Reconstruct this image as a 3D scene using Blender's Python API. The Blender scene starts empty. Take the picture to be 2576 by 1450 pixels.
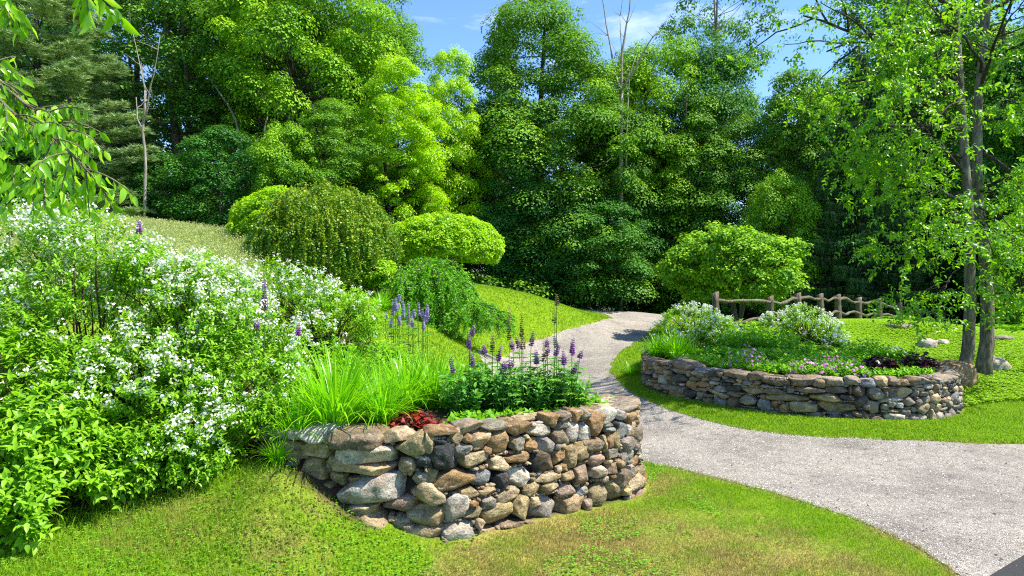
import bpy, math
import numpy as np
from mathutils import Vector

# ------------------------------------------------------------------ camera, sky, sun, exposure
SC = bpy.context.scene
COL = SC.collection
F, CX, HY, ZC = 1717.0, 1288.0, 690.0, 2.3      # photo measured at 2576x1450: focal length, centre, horizon row, eye height
cam_d = bpy.data.cameras.new('camera'); cam = bpy.data.objects.new('camera', cam_d); COL.objects.link(cam)
cam_d.sensor_width = 36.0; cam_d.lens = 36.0 * F / 2576.0
cam_d.shift_y = -(725.0 - HY) / 2576.0
cam_d.clip_start = 0.05; cam_d.clip_end = 3000
cam.location = (0, 0, ZC); cam.rotation_euler = (math.radians(90), 0, 0)
SC.camera = cam
SUN_EL, SUN_AZ = math.radians(58), math.radians(-6)     # azimuth measured from +X towards +Y
sun_dir = Vector((math.cos(SUN_EL) * math.cos(SUN_AZ), math.cos(SUN_EL) * math.sin(SUN_AZ), math.sin(SUN_EL)))
sd = bpy.data.lights.new('sun', 'SUN'); sd.energy = 5.0; sd.angle = math.radians(0.5); sd.color = (1.0, 0.94, 0.82)
so = bpy.data.objects.new('sun', sd); COL.objects.link(so); so.rotation_euler = sun_dir.to_track_quat('Z', 'Y').to_euler()
W = bpy.data.worlds.new('World'); SC.world = W; W.use_nodes = True
nt = W.node_tree; nt.nodes.clear(); N = nt.nodes.new; L = nt.links.new
sky = N('ShaderNodeTexSky'); sky.sky_type = 'NISHITA'; sky.sun_disc = False; sky.sun_elevation = SUN_EL
sky.sun_rotation = math.atan2(sun_dir.x, sun_dir.y); sky.air_density = 1.0; sky.dust_density = 0.1; sky.ozone_density = 4.0
tc = N('ShaderNodeTexCoord'); mp = N('ShaderNodeMapping'); mp.inputs['Scale'].default_value = (1.6, 1.6, 5.0); mp.inputs['Location'].default_value = (0.35, 0.2, 0.3)
nz = N('ShaderNodeTexNoise'); nz.inputs['Scale'].default_value = 2.2; nz.inputs['Detail'].default_value = 9; nz.inputs['Roughness'].default_value = 0.58; nz.inputs['Distortion'].default_value = 0.35
cr = N('ShaderNodeValToRGB'); cr.color_ramp.elements[0].position = 0.56; cr.color_ramp.elements[1].position = 0.78
mx = N('ShaderNodeMix'); mx.data_type = 'RGBA'; mx.inputs['B'].default_value = (6.8, 7.1, 7.6, 1)
bg = N('ShaderNodeBackground'); bg.inputs['Strength'].default_value = 0.115; ow = N('ShaderNodeOutputWorld')
L(tc.outputs['Generated'], mp.inputs[0]); L(mp.outputs[0], nz.inputs['Vector']); L(nz.outputs['Fac'], cr.inputs[0])
mm = N('ShaderNodeMath'); mm.operation = 'MULTIPLY'; mm.inputs[1].default_value = 0.75
L(cr.outputs[0], mm.inputs[0]); L(mm.outputs[0], mx.inputs['Factor']); tn = N('ShaderNodeMix'); tn.data_type = 'RGBA'; tn.blend_type = 'MULTIPLY'; tn.inputs['Factor'].default_value = 1; tn.inputs['B'].default_value = (.84, 1.0, 1.2, 1); L(sky.outputs[0], tn.inputs['A']); L(tn.outputs['Result'], mx.inputs['A']); L(mx.outputs['Result'], bg.inputs[0]); L(bg.outputs[0], ow.inputs[0])
SC.view_settings.view_transform = 'Standard'; SC.view_settings.look = 'None'; SC.view_settings.gamma = 1
SC.view_settings.use_curve_mapping = False; SC.view_settings.exposure = 1.1
SC.render.engine = 'CYCLES'
cy = SC.cycles
cy.max_bounces = 7; cy.diffuse_bounces = 4; cy.glossy_bounces = 2; cy.transmission_bounces = 4; cy.transparent_max_bounces = 8
cy.caustics_reflective = False; cy.caustics_refractive = False
cy.use_denoising = False; cy.filter_width = 1.15; cy.sample_clamp_indirect = 4.0; cy.use_adaptive_sampling = True; cy.adaptive_threshold = 0.01

# ------------------------------------------------------------------ small maths
rng = np.random.default_rng(7)
def A(*a): return np.array(a, float)
def P(px, py, d): return A((px - CX) * d / F, d, ZC - (py - HY) * d / F)
def unit(v): return v / np.maximum(np.linalg.norm(v, axis=-1, keepdims=True), 1e-9)
def rand_unit(n): return unit(rng.normal(size=(n, 3)))
def U(a, b, n=None): return rng.uniform(a, b, n)
def _h(ix, iy, iz, s):
    n = (ix * 374761393 + iy * 668265263 + iz * 2147483647 + s * 1274126177) & 0xffffffff
    n = ((n ^ (n >> 13)) * 1274126177) & 0xffffffff
    return ((n ^ (n >> 16)) & 0xffff) / 65535.0
def vnoise(p, s=0):
    p = np.asarray(p, float)
    if p.shape[-1] == 2: p = np.concatenate([p, np.zeros(p.shape[:-1] + (1,))], -1)
    i = np.floor(p).astype(np.int64); f = p - i; f = f * f * (3 - 2 * f); r = 0
    for dx in (0, 1):
        for dy in (0, 1):
            for dz in (0, 1):
                w = (f[..., 0] if dx else 1 - f[..., 0]) * (f[..., 1] if dy else 1 - f[..., 1]) * (f[..., 2] if dz else 1 - f[..., 2])
                r = r + w * _h(i[..., 0] + dx, i[..., 1] + dy, i[..., 2] + dz, s)
    return r
def fbm(p, s=0, o=4): return sum(vnoise(np.asarray(p) * 2 ** k, s + k) * 0.5 ** k for k in range(o)) / (2 - 0.5 ** (o - 1))
def smooth(a, b, x): t = np.clip((x - a) / (b - a), 0, 1); return t * t * (3 - 2 * t)
def poly_sdf(p, poly):
    """signed distance to a polygon, negative inside; also the nearest boundary point"""
    p = np.asarray(p, float); best = np.full(p.shape[:-1], 1e9); near = np.zeros_like(p); inside = np.zeros(p.shape[:-1], bool)
    n = len(poly)
    for i in range(n):
        a = poly[i]; b = poly[(i + 1) % n]; e = b - a; w = p - a
        t = np.clip((w @ e) / max(e @ e, 1e-12), 0, 1); q = a + t[..., None] * e; d = np.linalg.norm(p - q, axis=-1)
        m = d < best; best = np.where(m, d, best); near = np.where(m[..., None], q, near)
        c = (a[1] > p[..., 1]) != (b[1] > p[..., 1])
        with np.errstate(divide='ignore', invalid='ignore'):
            xi = (b[0] - a[0]) * (p[..., 1] - a[1]) / (b[1] - a[1] + 1e-15) + a[0]
        inside ^= c & (p[..., 0] < xi)
    return np.where(inside, -best, best), near
def catmull(pts, step=0.1):
    pts = np.asarray(pts, float); out = []
    q = np.vstack([2 * pts[0] - pts[1], pts, 2 * pts[-1] - pts[-2]])
    for i in range(1, len(q) - 2):
        n = max(2, int(np.linalg.norm(q[i + 1] - q[i]) / step)); t = np.linspace(0, 1, n, endpoint=False)[:, None]
        out.append(0.5 * (2 * q[i] + (q[i + 1] - q[i - 1]) * t + (2 * q[i - 1] - 5 * q[i] + 4 * q[i + 1] - q[i + 2]) * t * t + (3 * q[i] - q[i - 1] - 3 * q[i + 1] + q[i + 2]) * t ** 3))
    return np.vstack(out + [pts[-1:]])

# ------------------------------------------------------------------ objects
def tag(o, label=None, cat=None, group=None, kind=None):
    if label: o['label'] = label
    if cat: o['category'] = cat
    if group: o['group'] = group
    if kind: o['kind'] = kind
    return o
def empty(name, loc, label, cat, group=None):
    o = bpy.data.objects.new(name, None); COL.objects.link(o); o.location = [float(c) for c in loc]; o.empty_display_size = 0.2
    return tag(o, label, cat, group)
class Geo:
    """collects vertices, faces and one value per vertex (and an optional colour)"""
    def __init__(s): s.v = []; s.f = []; s.a = []; s.c = []; s.n = 0
    def add(s, v, faces, a=0.5, c=None):
        v = np.asarray(v, float).reshape(-1, 3)
        for f in (faces if isinstance(faces, list) else [faces]):
            if len(f): s.f.append(np.asarray(f, np.int64) + s.n)
        s.v.append(v); s.a.append(np.broadcast_to(np.asarray(a, float), (len(v),)))
        if c is not None: s.c.append(np.broadcast_to(np.asarray(c, float), (len(v), 3)))
        s.n += len(v); return s
    def mesh(s, name, mat, smooth_=False):
        me = bpy.data.meshes.new(name); v = np.concatenate(s.v).astype(np.float32)
        me.vertices.add(len(v)); me.vertices.foreach_set('co', v.ravel())
        li = np.concatenate([f.ravel() for f in s.f]).astype(np.int32); cnt = np.concatenate([np.full(len(f), f.shape[1]) for f in s.f])
        st = np.concatenate([[0], np.cumsum(cnt)[:-1]]).astype(np.int32)
        me.loops.add(len(li)); me.loops.foreach_set('vertex_index', li); me.polygons.add(len(cnt)); me.polygons.foreach_set('loop_start', st)
        if smooth_: me.polygons.foreach_set('use_smooth', np.ones(len(cnt), bool))
        at = me.attributes.new('v', 'FLOAT', 'POINT'); at.data.foreach_set('value', np.concatenate(s.a).astype(np.float32))
        if s.c:
            cc = np.concatenate(s.c); cc = np.concatenate([cc, np.ones((len(cc), 1))], 1).astype(np.float32)
            at = me.attributes.new('tone', 'FLOAT_COLOR', 'POINT'); at.data.foreach_set('color', cc.ravel())
        me.update(calc_edges=True); me.materials.append(mat); return me
    def build(s, name, mat, parent=None, smooth_=False):
        o = bpy.data.objects.new(name, s.mesh(name, mat, smooth_)); COL.objects.link(o)
        if parent is not None: o.parent = parent
        return o
def link(name, me, parent=None, loc=(0, 0, 0), rot=0.0, scl=(1, 1, 1)):
    o = bpy.data.objects.new(name, me); COL.objects.link(o); o.location = [float(c) for c in loc]; o.rotation_euler = (0, 0, float(rot)); o.scale = scl
    if parent is not None: o.parent = parent
    return o
def tube(g, pts, rad, k=6, a=0.5, wob=0.0, c=None):
    pts = np.asarray(pts, float); n = len(pts); rad = np.broadcast_to(np.asarray(rad, float), (n,))
    t = unit(np.gradient(pts, axis=0)); ref = np.where(np.abs(t[:, 2:3]) > 0.9, A(1, 0, 0), A(0, 0, 1)); u = unit(np.cross(t, ref))
    for i in range(1, n):
        uu = u[i - 1] - (u[i - 1] @ t[i]) * t[i]; u[i] = uu / max(np.linalg.norm(uu), 1e-9)
    w = np.cross(t, u); th = np.arange(k) * 2 * math.pi / k
    r = rad[:, None] * (1 + wob * U(-1, 1, (n, k)))
    v = pts[:, None] + r[..., None] * (np.cos(th)[None, :, None] * u[:, None] + np.sin(th)[None, :, None] * w[:, None])
    i = np.arange(n - 1)[:, None] * k; j = np.arange(k)[None]; j2 = (j + 1) % k
    q = np.stack([i + j, i + j2, i + k + j2, i + k + j], -1).reshape(-1, 4)
    v = np.vstack([v.reshape(-1, 3), pts[:1], pts[-1:]]); m = n * k; jj = np.arange(k); 
    t0 = np.stack([np.full(k, m), (jj + 1) % k, jj], -1); t1 = np.stack([np.full(k, m + 1), m - k + jj, m - k + (jj + 1) % k], -1)
    g.add(v, [q, t0, t1], a, c)
# leaf outlines: x along the leaf, y across, z up
LF_D = (A([0, 0, 0], [.5, .3, .06], [1, 0, -.05], [.5, -.3, .06]), np.array([[0, 2, 1], [0, 3, 2]]))
LF_W = (A([0, 0, 0], [.42, .44, .08], [1, 0, -.08], [.42, -.44, .08]), np.array([[0, 2, 1], [0, 3, 2]]))
LF_M = (A([0, .1, 0], [.15, .5, .05], [.45, .38, .03], [1, 0, -.05], [.45, -.38, .03], [.15, -.5, .05], [0, -.1, 0]), np.array([[0, 1, 2], [0, 2, 3], [6, 0, 3], [6, 3, 4], [6, 4, 5]]))
LF_N = (A([0, .03, 0], [0, -.03, 0], [1, 0, 0]), np.array([[0, 1, 2]]))
LF_L = (A([0, 0, 0], [.3, .22, .07], [.68, .17, .03], [1, 0, -.14], [.68, -.17, .03], [.3, -.22, .07], [.3, 0, 0], [.68, 0, -.03]),
        np.array([[0, 6, 1], [6, 7, 2], [6, 2, 1], [7, 3, 2], [0, 5, 6], [6, 5, 4], [6, 4, 7], [7, 4, 3]]))
LF_S = (A([0, -.5, 0], [1, -.5, 0], [1, .5, 0], [0, .5, 0]), np.array([[0, 1, 2, 3]]))
def leaves(g, pos, d, nrm, size, tmpl, a=0.5, c=None):
    d = unit(d); y = unit(np.cross(nrm, d)); z = np.cross(d, y); T, fc = tmpl; n = len(pos); size = np.broadcast_to(np.asarray(size, float), (n,))
    v = pos[:, None] + size[:, None, None] * (T[None, :, 0:1] * d[:, None] + T[None, :, 1:2] * y[:, None] + T[None, :, 2:3] * z[:, None])
    f = (np.arange(n)[:, None, None] * len(T) + fc[None]).reshape(-1, fc.shape[1])
    a = np.repeat(np.broadcast_to(np.asarray(a, float), (n,)), len(T))
    if c is not None: c = np.repeat(np.broadcast_to(c, (n, 3)), len(T), axis=0)
    g.add(v.reshape(-1, 3), f, a, c)

# ------------------------------------------------------------------ materials
def mat(name):
    m = bpy.data.materials.new(name); m.use_nodes = True; t = m.node_tree; t.nodes.clear(); return m, t, t.nodes.new, t.links.new
def ramp(Nn, stops):
    r = Nn('ShaderNodeValToRGB'); e = r.color_ramp.elements
    while len(e) < len(stops): e.new(0.5)
    for k, (p, c) in enumerate(stops): e[k].position = p; e[k].color = (*c, 1)
    return r
def noise(Nn, Ln, vec, scale, detail=4, rough=0.6):
    n = Nn('ShaderNodeTexNoise'); n.inputs['Scale'].default_value = scale; n.inputs['Detail'].default_value = detail; n.inputs['Roughness'].default_value = rough
    if vec is not None: Ln(vec, n.inputs['Vector'])
    return n
def leaf_mat(name, c0, c1, c2, trans=0.42, tint=(1.25, 1.25, 0.55), rough=0.42, spec=0.35, gain=1.0):
    c0, c1, c2 = [tuple(min(.88, q * gain) for q in c) for c in (c0, c1, c2)]
    m, t, Nn, Ln = mat(name)
    at = Nn('ShaderNodeAttribute'); at.attribute_name = 'v'; r = ramp(Nn, [(0.0, c0), (0.5, c1), (1.0, c2)]); Ln(at.outputs['Fac'], r.inputs[0])
    b = Nn('ShaderNodeBsdfPrincipled'); b.inputs['Roughness'].default_value = rough; b.inputs['Specular IOR Level'].default_value = spec
    tr = Nn('ShaderNodeBsdfTranslucent'); mu = Nn('ShaderNodeMix'); mu.data_type = 'RGBA'; mu.blend_type = 'MULTIPLY'; mu.inputs['Factor'].default_value = 1; mu.inputs['B'].default_value = (*tint, 1)
    Ln(r.outputs[0], mu.inputs['A']); Ln(mu.outputs['Result'], tr.inputs[0]); Ln(r.outputs[0], b.inputs['Base Color'])
    ms = Nn('ShaderNodeMixShader'); ms.inputs[0].default_value = trans; o = Nn('ShaderNodeOutputMaterial')
    Ln(b.outputs[0], ms.inputs[1]); Ln(tr.outputs[0], ms.inputs[2]); Ln(ms.outputs[0], o.inputs[0]); return m
M = {}
M['maple'] = leaf_mat('maple_leaves', (.045, .15, .03), (.12, .29, .022), (.30, .52, .016), trans=.26, rough=.6, spec=.18)  # dark stop tinted bluer, leaf shade painted into the colour
M['maple_bright'] = leaf_mat('bright_maple_leaves', (.07, .21, .02), (.19, .40, .016), (.42, .66, .018), trans=.26, rough=.6, spec=.18)
M['maple_dark'] = leaf_mat('dark_maple_leaves', (.02, .095, .022), (.048, .18, .025), (.13, .32, .025), trans=.26, rough=.6, spec=.18)
M['tall'] = leaf_mat('hardwood_leaves', (.05, .15, .035), (.12, .29, .04), (.26, .46, .04), trans=.26, rough=.6, spec=.18)
M['locust'] = leaf_mat('yellow_green_leaves', (.17, .34, .006), (.32, .56, .008), (.48, .68, .012), trans=.5)
M['pine'] = leaf_mat('pine_needles', (.11, .20, .075), (.22, .34, .12), (.38, .50, .19), trans=.15)
M['spruce'] = leaf_mat('spruce_needles', (.02, .06, .015), (.045, .12, .022), (.12, .23, .035), trans=.12)
M['ash'] = leaf_mat('glossy_tree_leaves', (.07, .20, .012), (.15, .35, .014), (.32, .56, .018), trans=.5, rough=.34, spec=.5)
M['wood'] = leaf_mat('woodland_leaves', (.05, .15, .015), (.12, .28, .018), (.28, .48, .02), trans=.5)
M['cherry'] = leaf_mat('cherry_leaves', (.12, .32, .008), (.22, .48, .010), (.40, .66, .05), trans=.5, rough=.28, spec=.6)
M['deutzia'] = leaf_mat('shrub_leaves', (.08, .22, .012), (.19, .42, .015), (.38, .62, .025), trans=.45)
M['yellow'] = leaf_mat('yellow_shrub_leaves', (.17, .38, .006), (.30, .54, .008), (.46, .66, .012), trans=.45)
M['weep'] = leaf_mat('weeping_shrub_leaves', (.045, .13, .012), (.13, .29, .014), (.40, .46, .018), trans=.3)
M['wspruce'] = leaf_mat('weeping_spruce_needles', (.07, .26, .010), (.15, .44, .012), (.34, .66, .018), trans=.2)
M['lily'] = leaf_mat('daylily_blades', (.10, .33, .006), (.20, .52, .008), (.36, .68, .012), trans=.45, rough=.32, spec=.5)
M['herb'] = leaf_mat('herb_leaves', (.08, .25, .012), (.18, .44, .015), (.36, .64, .02), trans=.4)
M['lupleaf'] = leaf_mat('lupin_leaves', (.04, .18, .025), (.10, .32, .04), (.26, .52, .05), trans=.35)
M['red'] = leaf_mat('red_leaves', (.035, .006, .006), (.12, .014, .012), (.40, .04, .015), trans=.35, tint=(1.4, .7, .5))
M['purple_leaf'] = leaf_mat('purple_leaves', (.012, .004, .008), (.04, .008, .016), (.13, .03, .04), trans=.25, tint=(1.3, .6, .7), rough=.25, spec=.7)
M['fern'] = leaf_mat('fern_fronds', (.08, .26, .010), (.16, .42, .012), (.27, .54, .016), trans=.45)
M['white'] = leaf_mat('white_petals', (.66, .68, .54), (.80, .81, .72), (.86, .87, .80), trans=.35, tint=(1, 1, 1), rough=.7, spec=.2)
M['violet'] = leaf_mat('violet_petals', (.20, .06, .26), (.36, .15, .46), (.54, .33, .62), trans=.3, tint=(1.1, .9, 1.1))
M['lavender'] = leaf_mat('lavender_petals', (.34, .24, .52), (.54, .44, .72), (.72, .64, .84), trans=.3, tint=(1, 1, 1))
M['pink'] = leaf_mat('pink_petals', (.42, .07, .36), (.60, .16, .52), (.75, .34, .66), trans=.3, tint=(1, 1, 1))
M['seed'] = leaf_mat('seed_pods', (.10, .07, .03), (.22, .17, .07), (.36, .32, .14), trans=.1, tint=(1, 1, 1))
def bark_mat(name, c0, c1, c2, scale=6.0):
    m, t, Nn, Ln = mat(name); tcn = Nn('ShaderNodeTexCoord'); mpn = Nn('ShaderNodeMapping'); mpn.inputs['Scale'].default_value = (scale, scale, scale * .22)
    Ln(tcn.outputs['Object'], mpn.inputs[0]); n = noise(Nn, Ln, mpn.outputs[0], 3, 8, .7); r = ramp(Nn, [(.32, c0), (.5, c1), (.7, c2)]); Ln(n.outputs['Fac'], r.inputs[0])
    n2 = noise(Nn, Ln, tcn.outputs['Object'], 2.2, 5, .6); r2 = ramp(Nn, [(.56, (0, 0, 0)), (.66, (1, 1, 1))]); Ln(n2.outputs['Fac'], r2.inputs[0])
    mi = Nn('ShaderNodeMix'); mi.data_type = 'RGBA'; mi.inputs['B'].default_value = (.22, .25, .17, 1); f = Nn('ShaderNodeMath'); f.operation = 'MULTIPLY'; f.inputs[1].default_value = .55
    Ln(r2.outputs[0], f.inputs[0]); Ln(f.outputs[0], mi.inputs['Factor']); Ln(r.outputs[0], mi.inputs['A'])
    b = Nn('ShaderNodeBsdfPrincipled'); b.inputs['Roughness'].default_value = .9; b.inputs['Specular IOR Level'].default_value = .15; Ln(mi.outputs['Result'], b.inputs['Base Color'])
    bu = Nn('ShaderNodeBump'); bu.inputs['Strength'].default_value = .9; bu.inputs['Distance'].default_value = .03; Ln(n.outputs['Fac'], bu.inputs['Height']); Ln(bu.outputs[0], b.inputs['Normal'])
    o = Nn('ShaderNodeOutputMaterial'); Ln(b.outputs[0], o.inputs[0]); return m
M['bark'] = bark_mat('grey_brown_bark', (.05, .04, .028), (.15, .125, .09), (.30, .26, .20))
M['bark_dark'] = bark_mat('dark_bark', (.015, .012, .009), (.045, .036, .028), (.10, .085, .065))
M['deadwood'] = bark_mat('pale_dead_wood', (.13, .11, .08), (.27, .24, .19), (.42, .39, .33), 4)
M['rail'] = bark_mat('weathered_rail_wood', (.035, .028, .02), (.13, .105, .075), (.27, .235, .18), 9)
M['twig'] = bark_mat('brown_twigs', (.05, .028, .016), (.11, .065, .04), (.20, .13, .08), 20)
M['stem'] = leaf_mat('green_stems', (.06, .13, .02), (.09, .18, .03), (.14, .22, .05), trans=.1)

def stone_mat():
    m, t, Nn, Ln = mat('field_stone'); tcn = Nn('ShaderNodeTexCoord'); ob = tcn.outputs['Object']
    at = Nn('ShaderNodeAttribute'); at.attribute_name = 'tone'
    av = Nn('ShaderNodeAttribute'); av.attribute_name = 'v'
    # each stone shifts the noise so no two carry the same pattern
    sc = Nn('ShaderNodeVectorMath'); sc.operation = 'SCALE'; sc.inputs['Scale'].default_value = 37.0
    cmb = Nn('ShaderNodeCombineXYZ'); Ln(av.outputs['Fac'], cmb.inputs[0]); Ln(av.outputs['Fac'], cmb.inputs[1]); Ln(cmb.outputs[0], sc.inputs[0])
    ad = Nn('ShaderNodeVectorMath'); Ln(ob, ad.inputs[0]); Ln(sc.outputs[0], ad.inputs[1]); vec = ad.outputs[0]
    mpn = Nn('ShaderNodeMapping'); mpn.inputs['Scale'].default_value = (1, 1, 1.9); Ln(vec, mpn.inputs[0])
    n1 = noise(Nn, Ln, mpn.outputs[0], 7, 8, .68); r1 = ramp(Nn, [(.30, (.34, .33, .34)), (.5, (.9, .9, .9)), (.70, (1.6, 1.58, 1.5))]); Ln(n1.outputs['Fac'], r1.inputs[0])
    mu = Nn('ShaderNodeMix'); mu.data_type = 'RGBA'; mu.blend_type = 'MULTIPLY'; mu.inputs['Factor'].default_value = 1; Ln(at.outputs['Color'], mu.inputs['A']); Ln(r1.outputs[0], mu.inputs['B'])
    n2 = noise(Nn, Ln, vec, 60, 4, .7); r2 = ramp(Nn, [(.32, (.45, .45, .45)), (.5, (1, 1, 1)), (.68, (1.45, 1.43, 1.4))]); Ln(n2.outputs['Fac'], r2.inputs[0])
    mu2 = Nn('ShaderNodeMix'); mu2.data_type = 'RGBA'; mu2.blend_type = 'MULTIPLY'; mu2.inputs['Factor'].default_value = 1; Ln(mu.outputs['Result'], mu2.inputs['A']); Ln(r2.outputs[0], mu2.inputs['B'])
    # rust / ochre stains
    n3 = noise(Nn, Ln, vec, 3.6, 5, .6); r3 = ramp(Nn, [(.53, (0, 0, 0)), (.66, (1, 1, 1))]); Ln(n3.outputs['Fac'], r3.inputs[0])
    f3 = Nn('ShaderNodeMath'); f3.operation = 'MULTIPLY'; f3.inputs[1].default_value = .5; Ln(r3.outputs[0], f3.inputs[0])
    m3 = Nn('ShaderNodeMix'); m3.data_type = 'RGBA'; m3.blend_type = 'MIX'; m3.inputs['B'].default_value = (.30, .19, .085, 1); Ln(f3.outputs[0], m3.inputs['Factor']); Ln(mu2.outputs['Result'], m3.inputs['A'])
    # pale lichen spots
    vo = Nn('ShaderNodeTexNoise'); vo.inputs['Scale'].default_value = 11; vo.inputs['Detail'].default_value = 6; vo.inputs['Roughness'].default_value = .75; vo.inputs['Distortion'].default_value = 1.2; Ln(vec, vo.inputs['Vector'])
    r4 = ramp(Nn, [(.60, (0, 0, 0)), (.635, (1, 1, 1))]); Ln(vo.outputs['Fac'], r4.inputs[0]); f4 = Nn('ShaderNodeMath'); f4.operation = 'MULTIPLY'; f4.inputs[1].default_value = .6; Ln(r4.outputs[0], f4.inputs[0])
    m4 = Nn('ShaderNodeMix'); m4.data_type = 'RGBA'; m4.inputs['B'].default_value = (.46, .45, .41, 1); Ln(f4.outputs[0], m4.inputs['Factor']); Ln(m3.outputs['Result'], m4.inputs['A'])
    b = Nn('ShaderNodeBsdfPrincipled'); b.inputs['Roughness'].default_value = .82; b.inputs['Specular IOR Level'].default_value = .25; Ln(m4.outputs['Result'], b.inputs['Base Color'])
    bu = Nn('ShaderNodeBump'); bu.inputs['Strength'].default_value = 1.0; bu.inputs['Distance'].default_value = .035
    hs = Nn('ShaderNodeMath'); hs.operation = 'MULTIPLY_ADD'; hs.inputs[1].default_value = .35; Ln(n2.outputs['Fac'], hs.inputs[0]); Ln(n1.outputs['Fac'], hs.inputs[2]); Ln(hs.outputs[0], bu.inputs['Height']); Ln(bu.outputs[0], b.inputs['Normal'])
    o = Nn('ShaderNodeOutputMaterial'); Ln(b.outputs[0], o.inputs[0]); return m
M['stone'] = stone_mat()
def plain_mat(name, stops, scale, bump=.5, dist=.02, rough=.95, detail=8):
    m, t, Nn, Ln = mat(name); tcn = Nn('ShaderNodeTexCoord'); n = noise(Nn, Ln, tcn.outputs['Object'], scale, detail, .7); r = ramp(Nn, stops); Ln(n.outputs['Fac'], r.inputs[0])
    b = Nn('ShaderNodeBsdfPrincipled'); b.inputs['Roughness'].default_value = rough; b.inputs['Specular IOR Level'].default_value = .2; Ln(r.outputs[0], b.inputs['Base Color'])
    bu = Nn('ShaderNodeBump'); bu.inputs['Strength'].default_value = bump; bu.inputs['Distance'].default_value = dist; Ln(n.outputs['Fac'], bu.inputs['Height']); Ln(bu.outputs[0], b.inputs['Normal'])
    o = Nn('ShaderNodeOutputMaterial'); Ln(b.outputs[0], o.inputs[0]); return m
M['core'] = plain_mat('wall_rubble', [(.3, (.015, .012, .009)), (.7, (.05, .04, .03))], 25)
def gravel_mat():
    m, t, Nn, Ln = mat('fine_gravel'); tcn = Nn('ShaderNodeTexCoord'); ob = tcn.outputs['Object']
    v = Nn('ShaderNodeTexVoronoi'); v.inputs['Scale'].default_value = 140; Ln(ob, v.inputs['Vector'])
    sp = Nn('ShaderNodeSeparateColor'); Ln(v.outputs['Color'], sp.inputs[0])
    r = ramp(Nn, [(.0, (.12, .105, .088)), (.25, (.29, .26, .222)), (.6, (.375, .340, .295)), (.85, (.48, .44, .385)), (1, (.70, .66, .60))]); Ln(sp.outputs[0], r.inputs[0])
    n = noise(Nn, Ln, ob, .9, 6, .6); r2 = ramp(Nn, [(.3, (.62, .61, .60)), (.5, (.95, .94, .93)), (.7, (1.15, 1.13, 1.1))]); Ln(n.outputs['Fac'], r2.inputs[0])
    mu = Nn('ShaderNodeMix'); mu.data_type = 'RGBA'; mu.blend_type = 'MULTIPLY'; mu.inputs['Factor'].default_value = 1; Ln(r.outputs[0], mu.inputs['A']); Ln(r2.outputs[0], mu.inputs['B'])
    n3 = noise(Nn, Ln, ob, 9, 6, .7); r3 = ramp(Nn, [(.34, (.72, .71, .70)), (.5, (1, 1, 1)), (.7, (1.1, 1.1, 1.08))]); Ln(n3.outputs['Fac'], r3.inputs[0])
    mu2 = Nn('ShaderNodeMix'); mu2.data_type = 'RGBA'; mu2.blend_type = 'MULTIPLY'; mu2.inputs['Factor'].default_value = 1; Ln(mu.outputs['Result'], mu2.inputs['A']); Ln(r3.outputs[0], mu2.inputs['B'])
    b = Nn('ShaderNodeBsdfPrincipled'); b.inputs['Roughness'].default_value = .9; b.inputs['Specular IOR Level'].default_value = .2; Ln(mu2.outputs['Result'], b.inputs['Base Color'])
    bu = Nn('ShaderNodeBump'); bu.inputs['Strength'].default_value = 1; bu.inputs['Distance'].default_value = .012; bu.invert = True; Ln(v.outputs['Distance'], bu.inputs['Height']); Ln(bu.outputs[0], b.inputs['Normal'])
    o = Nn('ShaderNodeOutputMaterial'); Ln(b.outputs[0], o.inputs[0]); return m
M['gravel'] = gravel_mat()
M['pebble'] = leaf_mat('loose_pebbles', (.12, .11, .10), (.36, .33, .30), (.68, .66, .62), trans=.0, tint=(1, 1, 1), rough=.8)
M['asphalt'] = plain_mat('asphalt', [(.3, (.018, .018, .019)), (.5, (.034, .034, .035)), (.75, (.07, .07, .07))], 120, .6, .006)
# ground: attribute tone = base colour (grass, bare soil or leaf litter), broken up by noise
def ground_mat():
    m, t, Nn, Ln = mat('ground_cover_soil'); tcn = Nn('ShaderNodeTexCoord'); ob = tcn.outputs['Object']; at = Nn('ShaderNodeAttribute'); at.attribute_name = 'tone'
    n = noise(Nn, Ln, ob, 34, 8, .75); r = ramp(Nn, [(.3, (.5, .5, .5)), (.5, (1, 1, 1)), (.72, (1.6, 1.55, 1.5))]); Ln(n.outputs['Fac'], r.inputs[0])
    n2 = noise(Nn, Ln, ob, 3.1, 5, .6); r2 = ramp(Nn, [(.3, (.75, .8, .8)), (.7, (1.25, 1.15, 1.1))]); Ln(n2.outputs['Fac'], r2.inputs[0])
    mu = Nn('ShaderNodeMix'); mu.data_type = 'RGBA'; mu.blend_type = 'MULTIPLY'; mu.inputs['Factor'].default_value = 1; Ln(at.outputs['Color'], mu.inputs['A']); Ln(r.outputs[0], mu.inputs['B'])
    mu2 = Nn('ShaderNodeMix'); mu2.data_type = 'RGBA'; mu2.blend_type = 'MULTIPLY'; mu2.inputs['Factor'].default_value = 1; Ln(mu.outputs['Result'], mu2.inputs['A']); Ln(r2.outputs[0], mu2.inputs['B'])
    b = Nn('ShaderNodeBsdfPrincipled'); b.inputs['Roughness'].default_value = .95; b.inputs['Specular IOR Level'].default_value = .1; Ln(mu2.outputs['Result'], b.inputs['Base Color'])
    bu = Nn('ShaderNodeBump'); bu.inputs['Strength'].default_value = .9; bu.inputs['Distance'].default_value = .03; Ln(n.outputs['Fac'], bu.inputs['Height']); Ln(bu.outputs[0], b.inputs['Normal'])
    o = Nn('ShaderNodeOutputMaterial'); Ln(b.outputs[0], o.inputs[0]); return m
M['ground'] = ground_mat()
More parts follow.
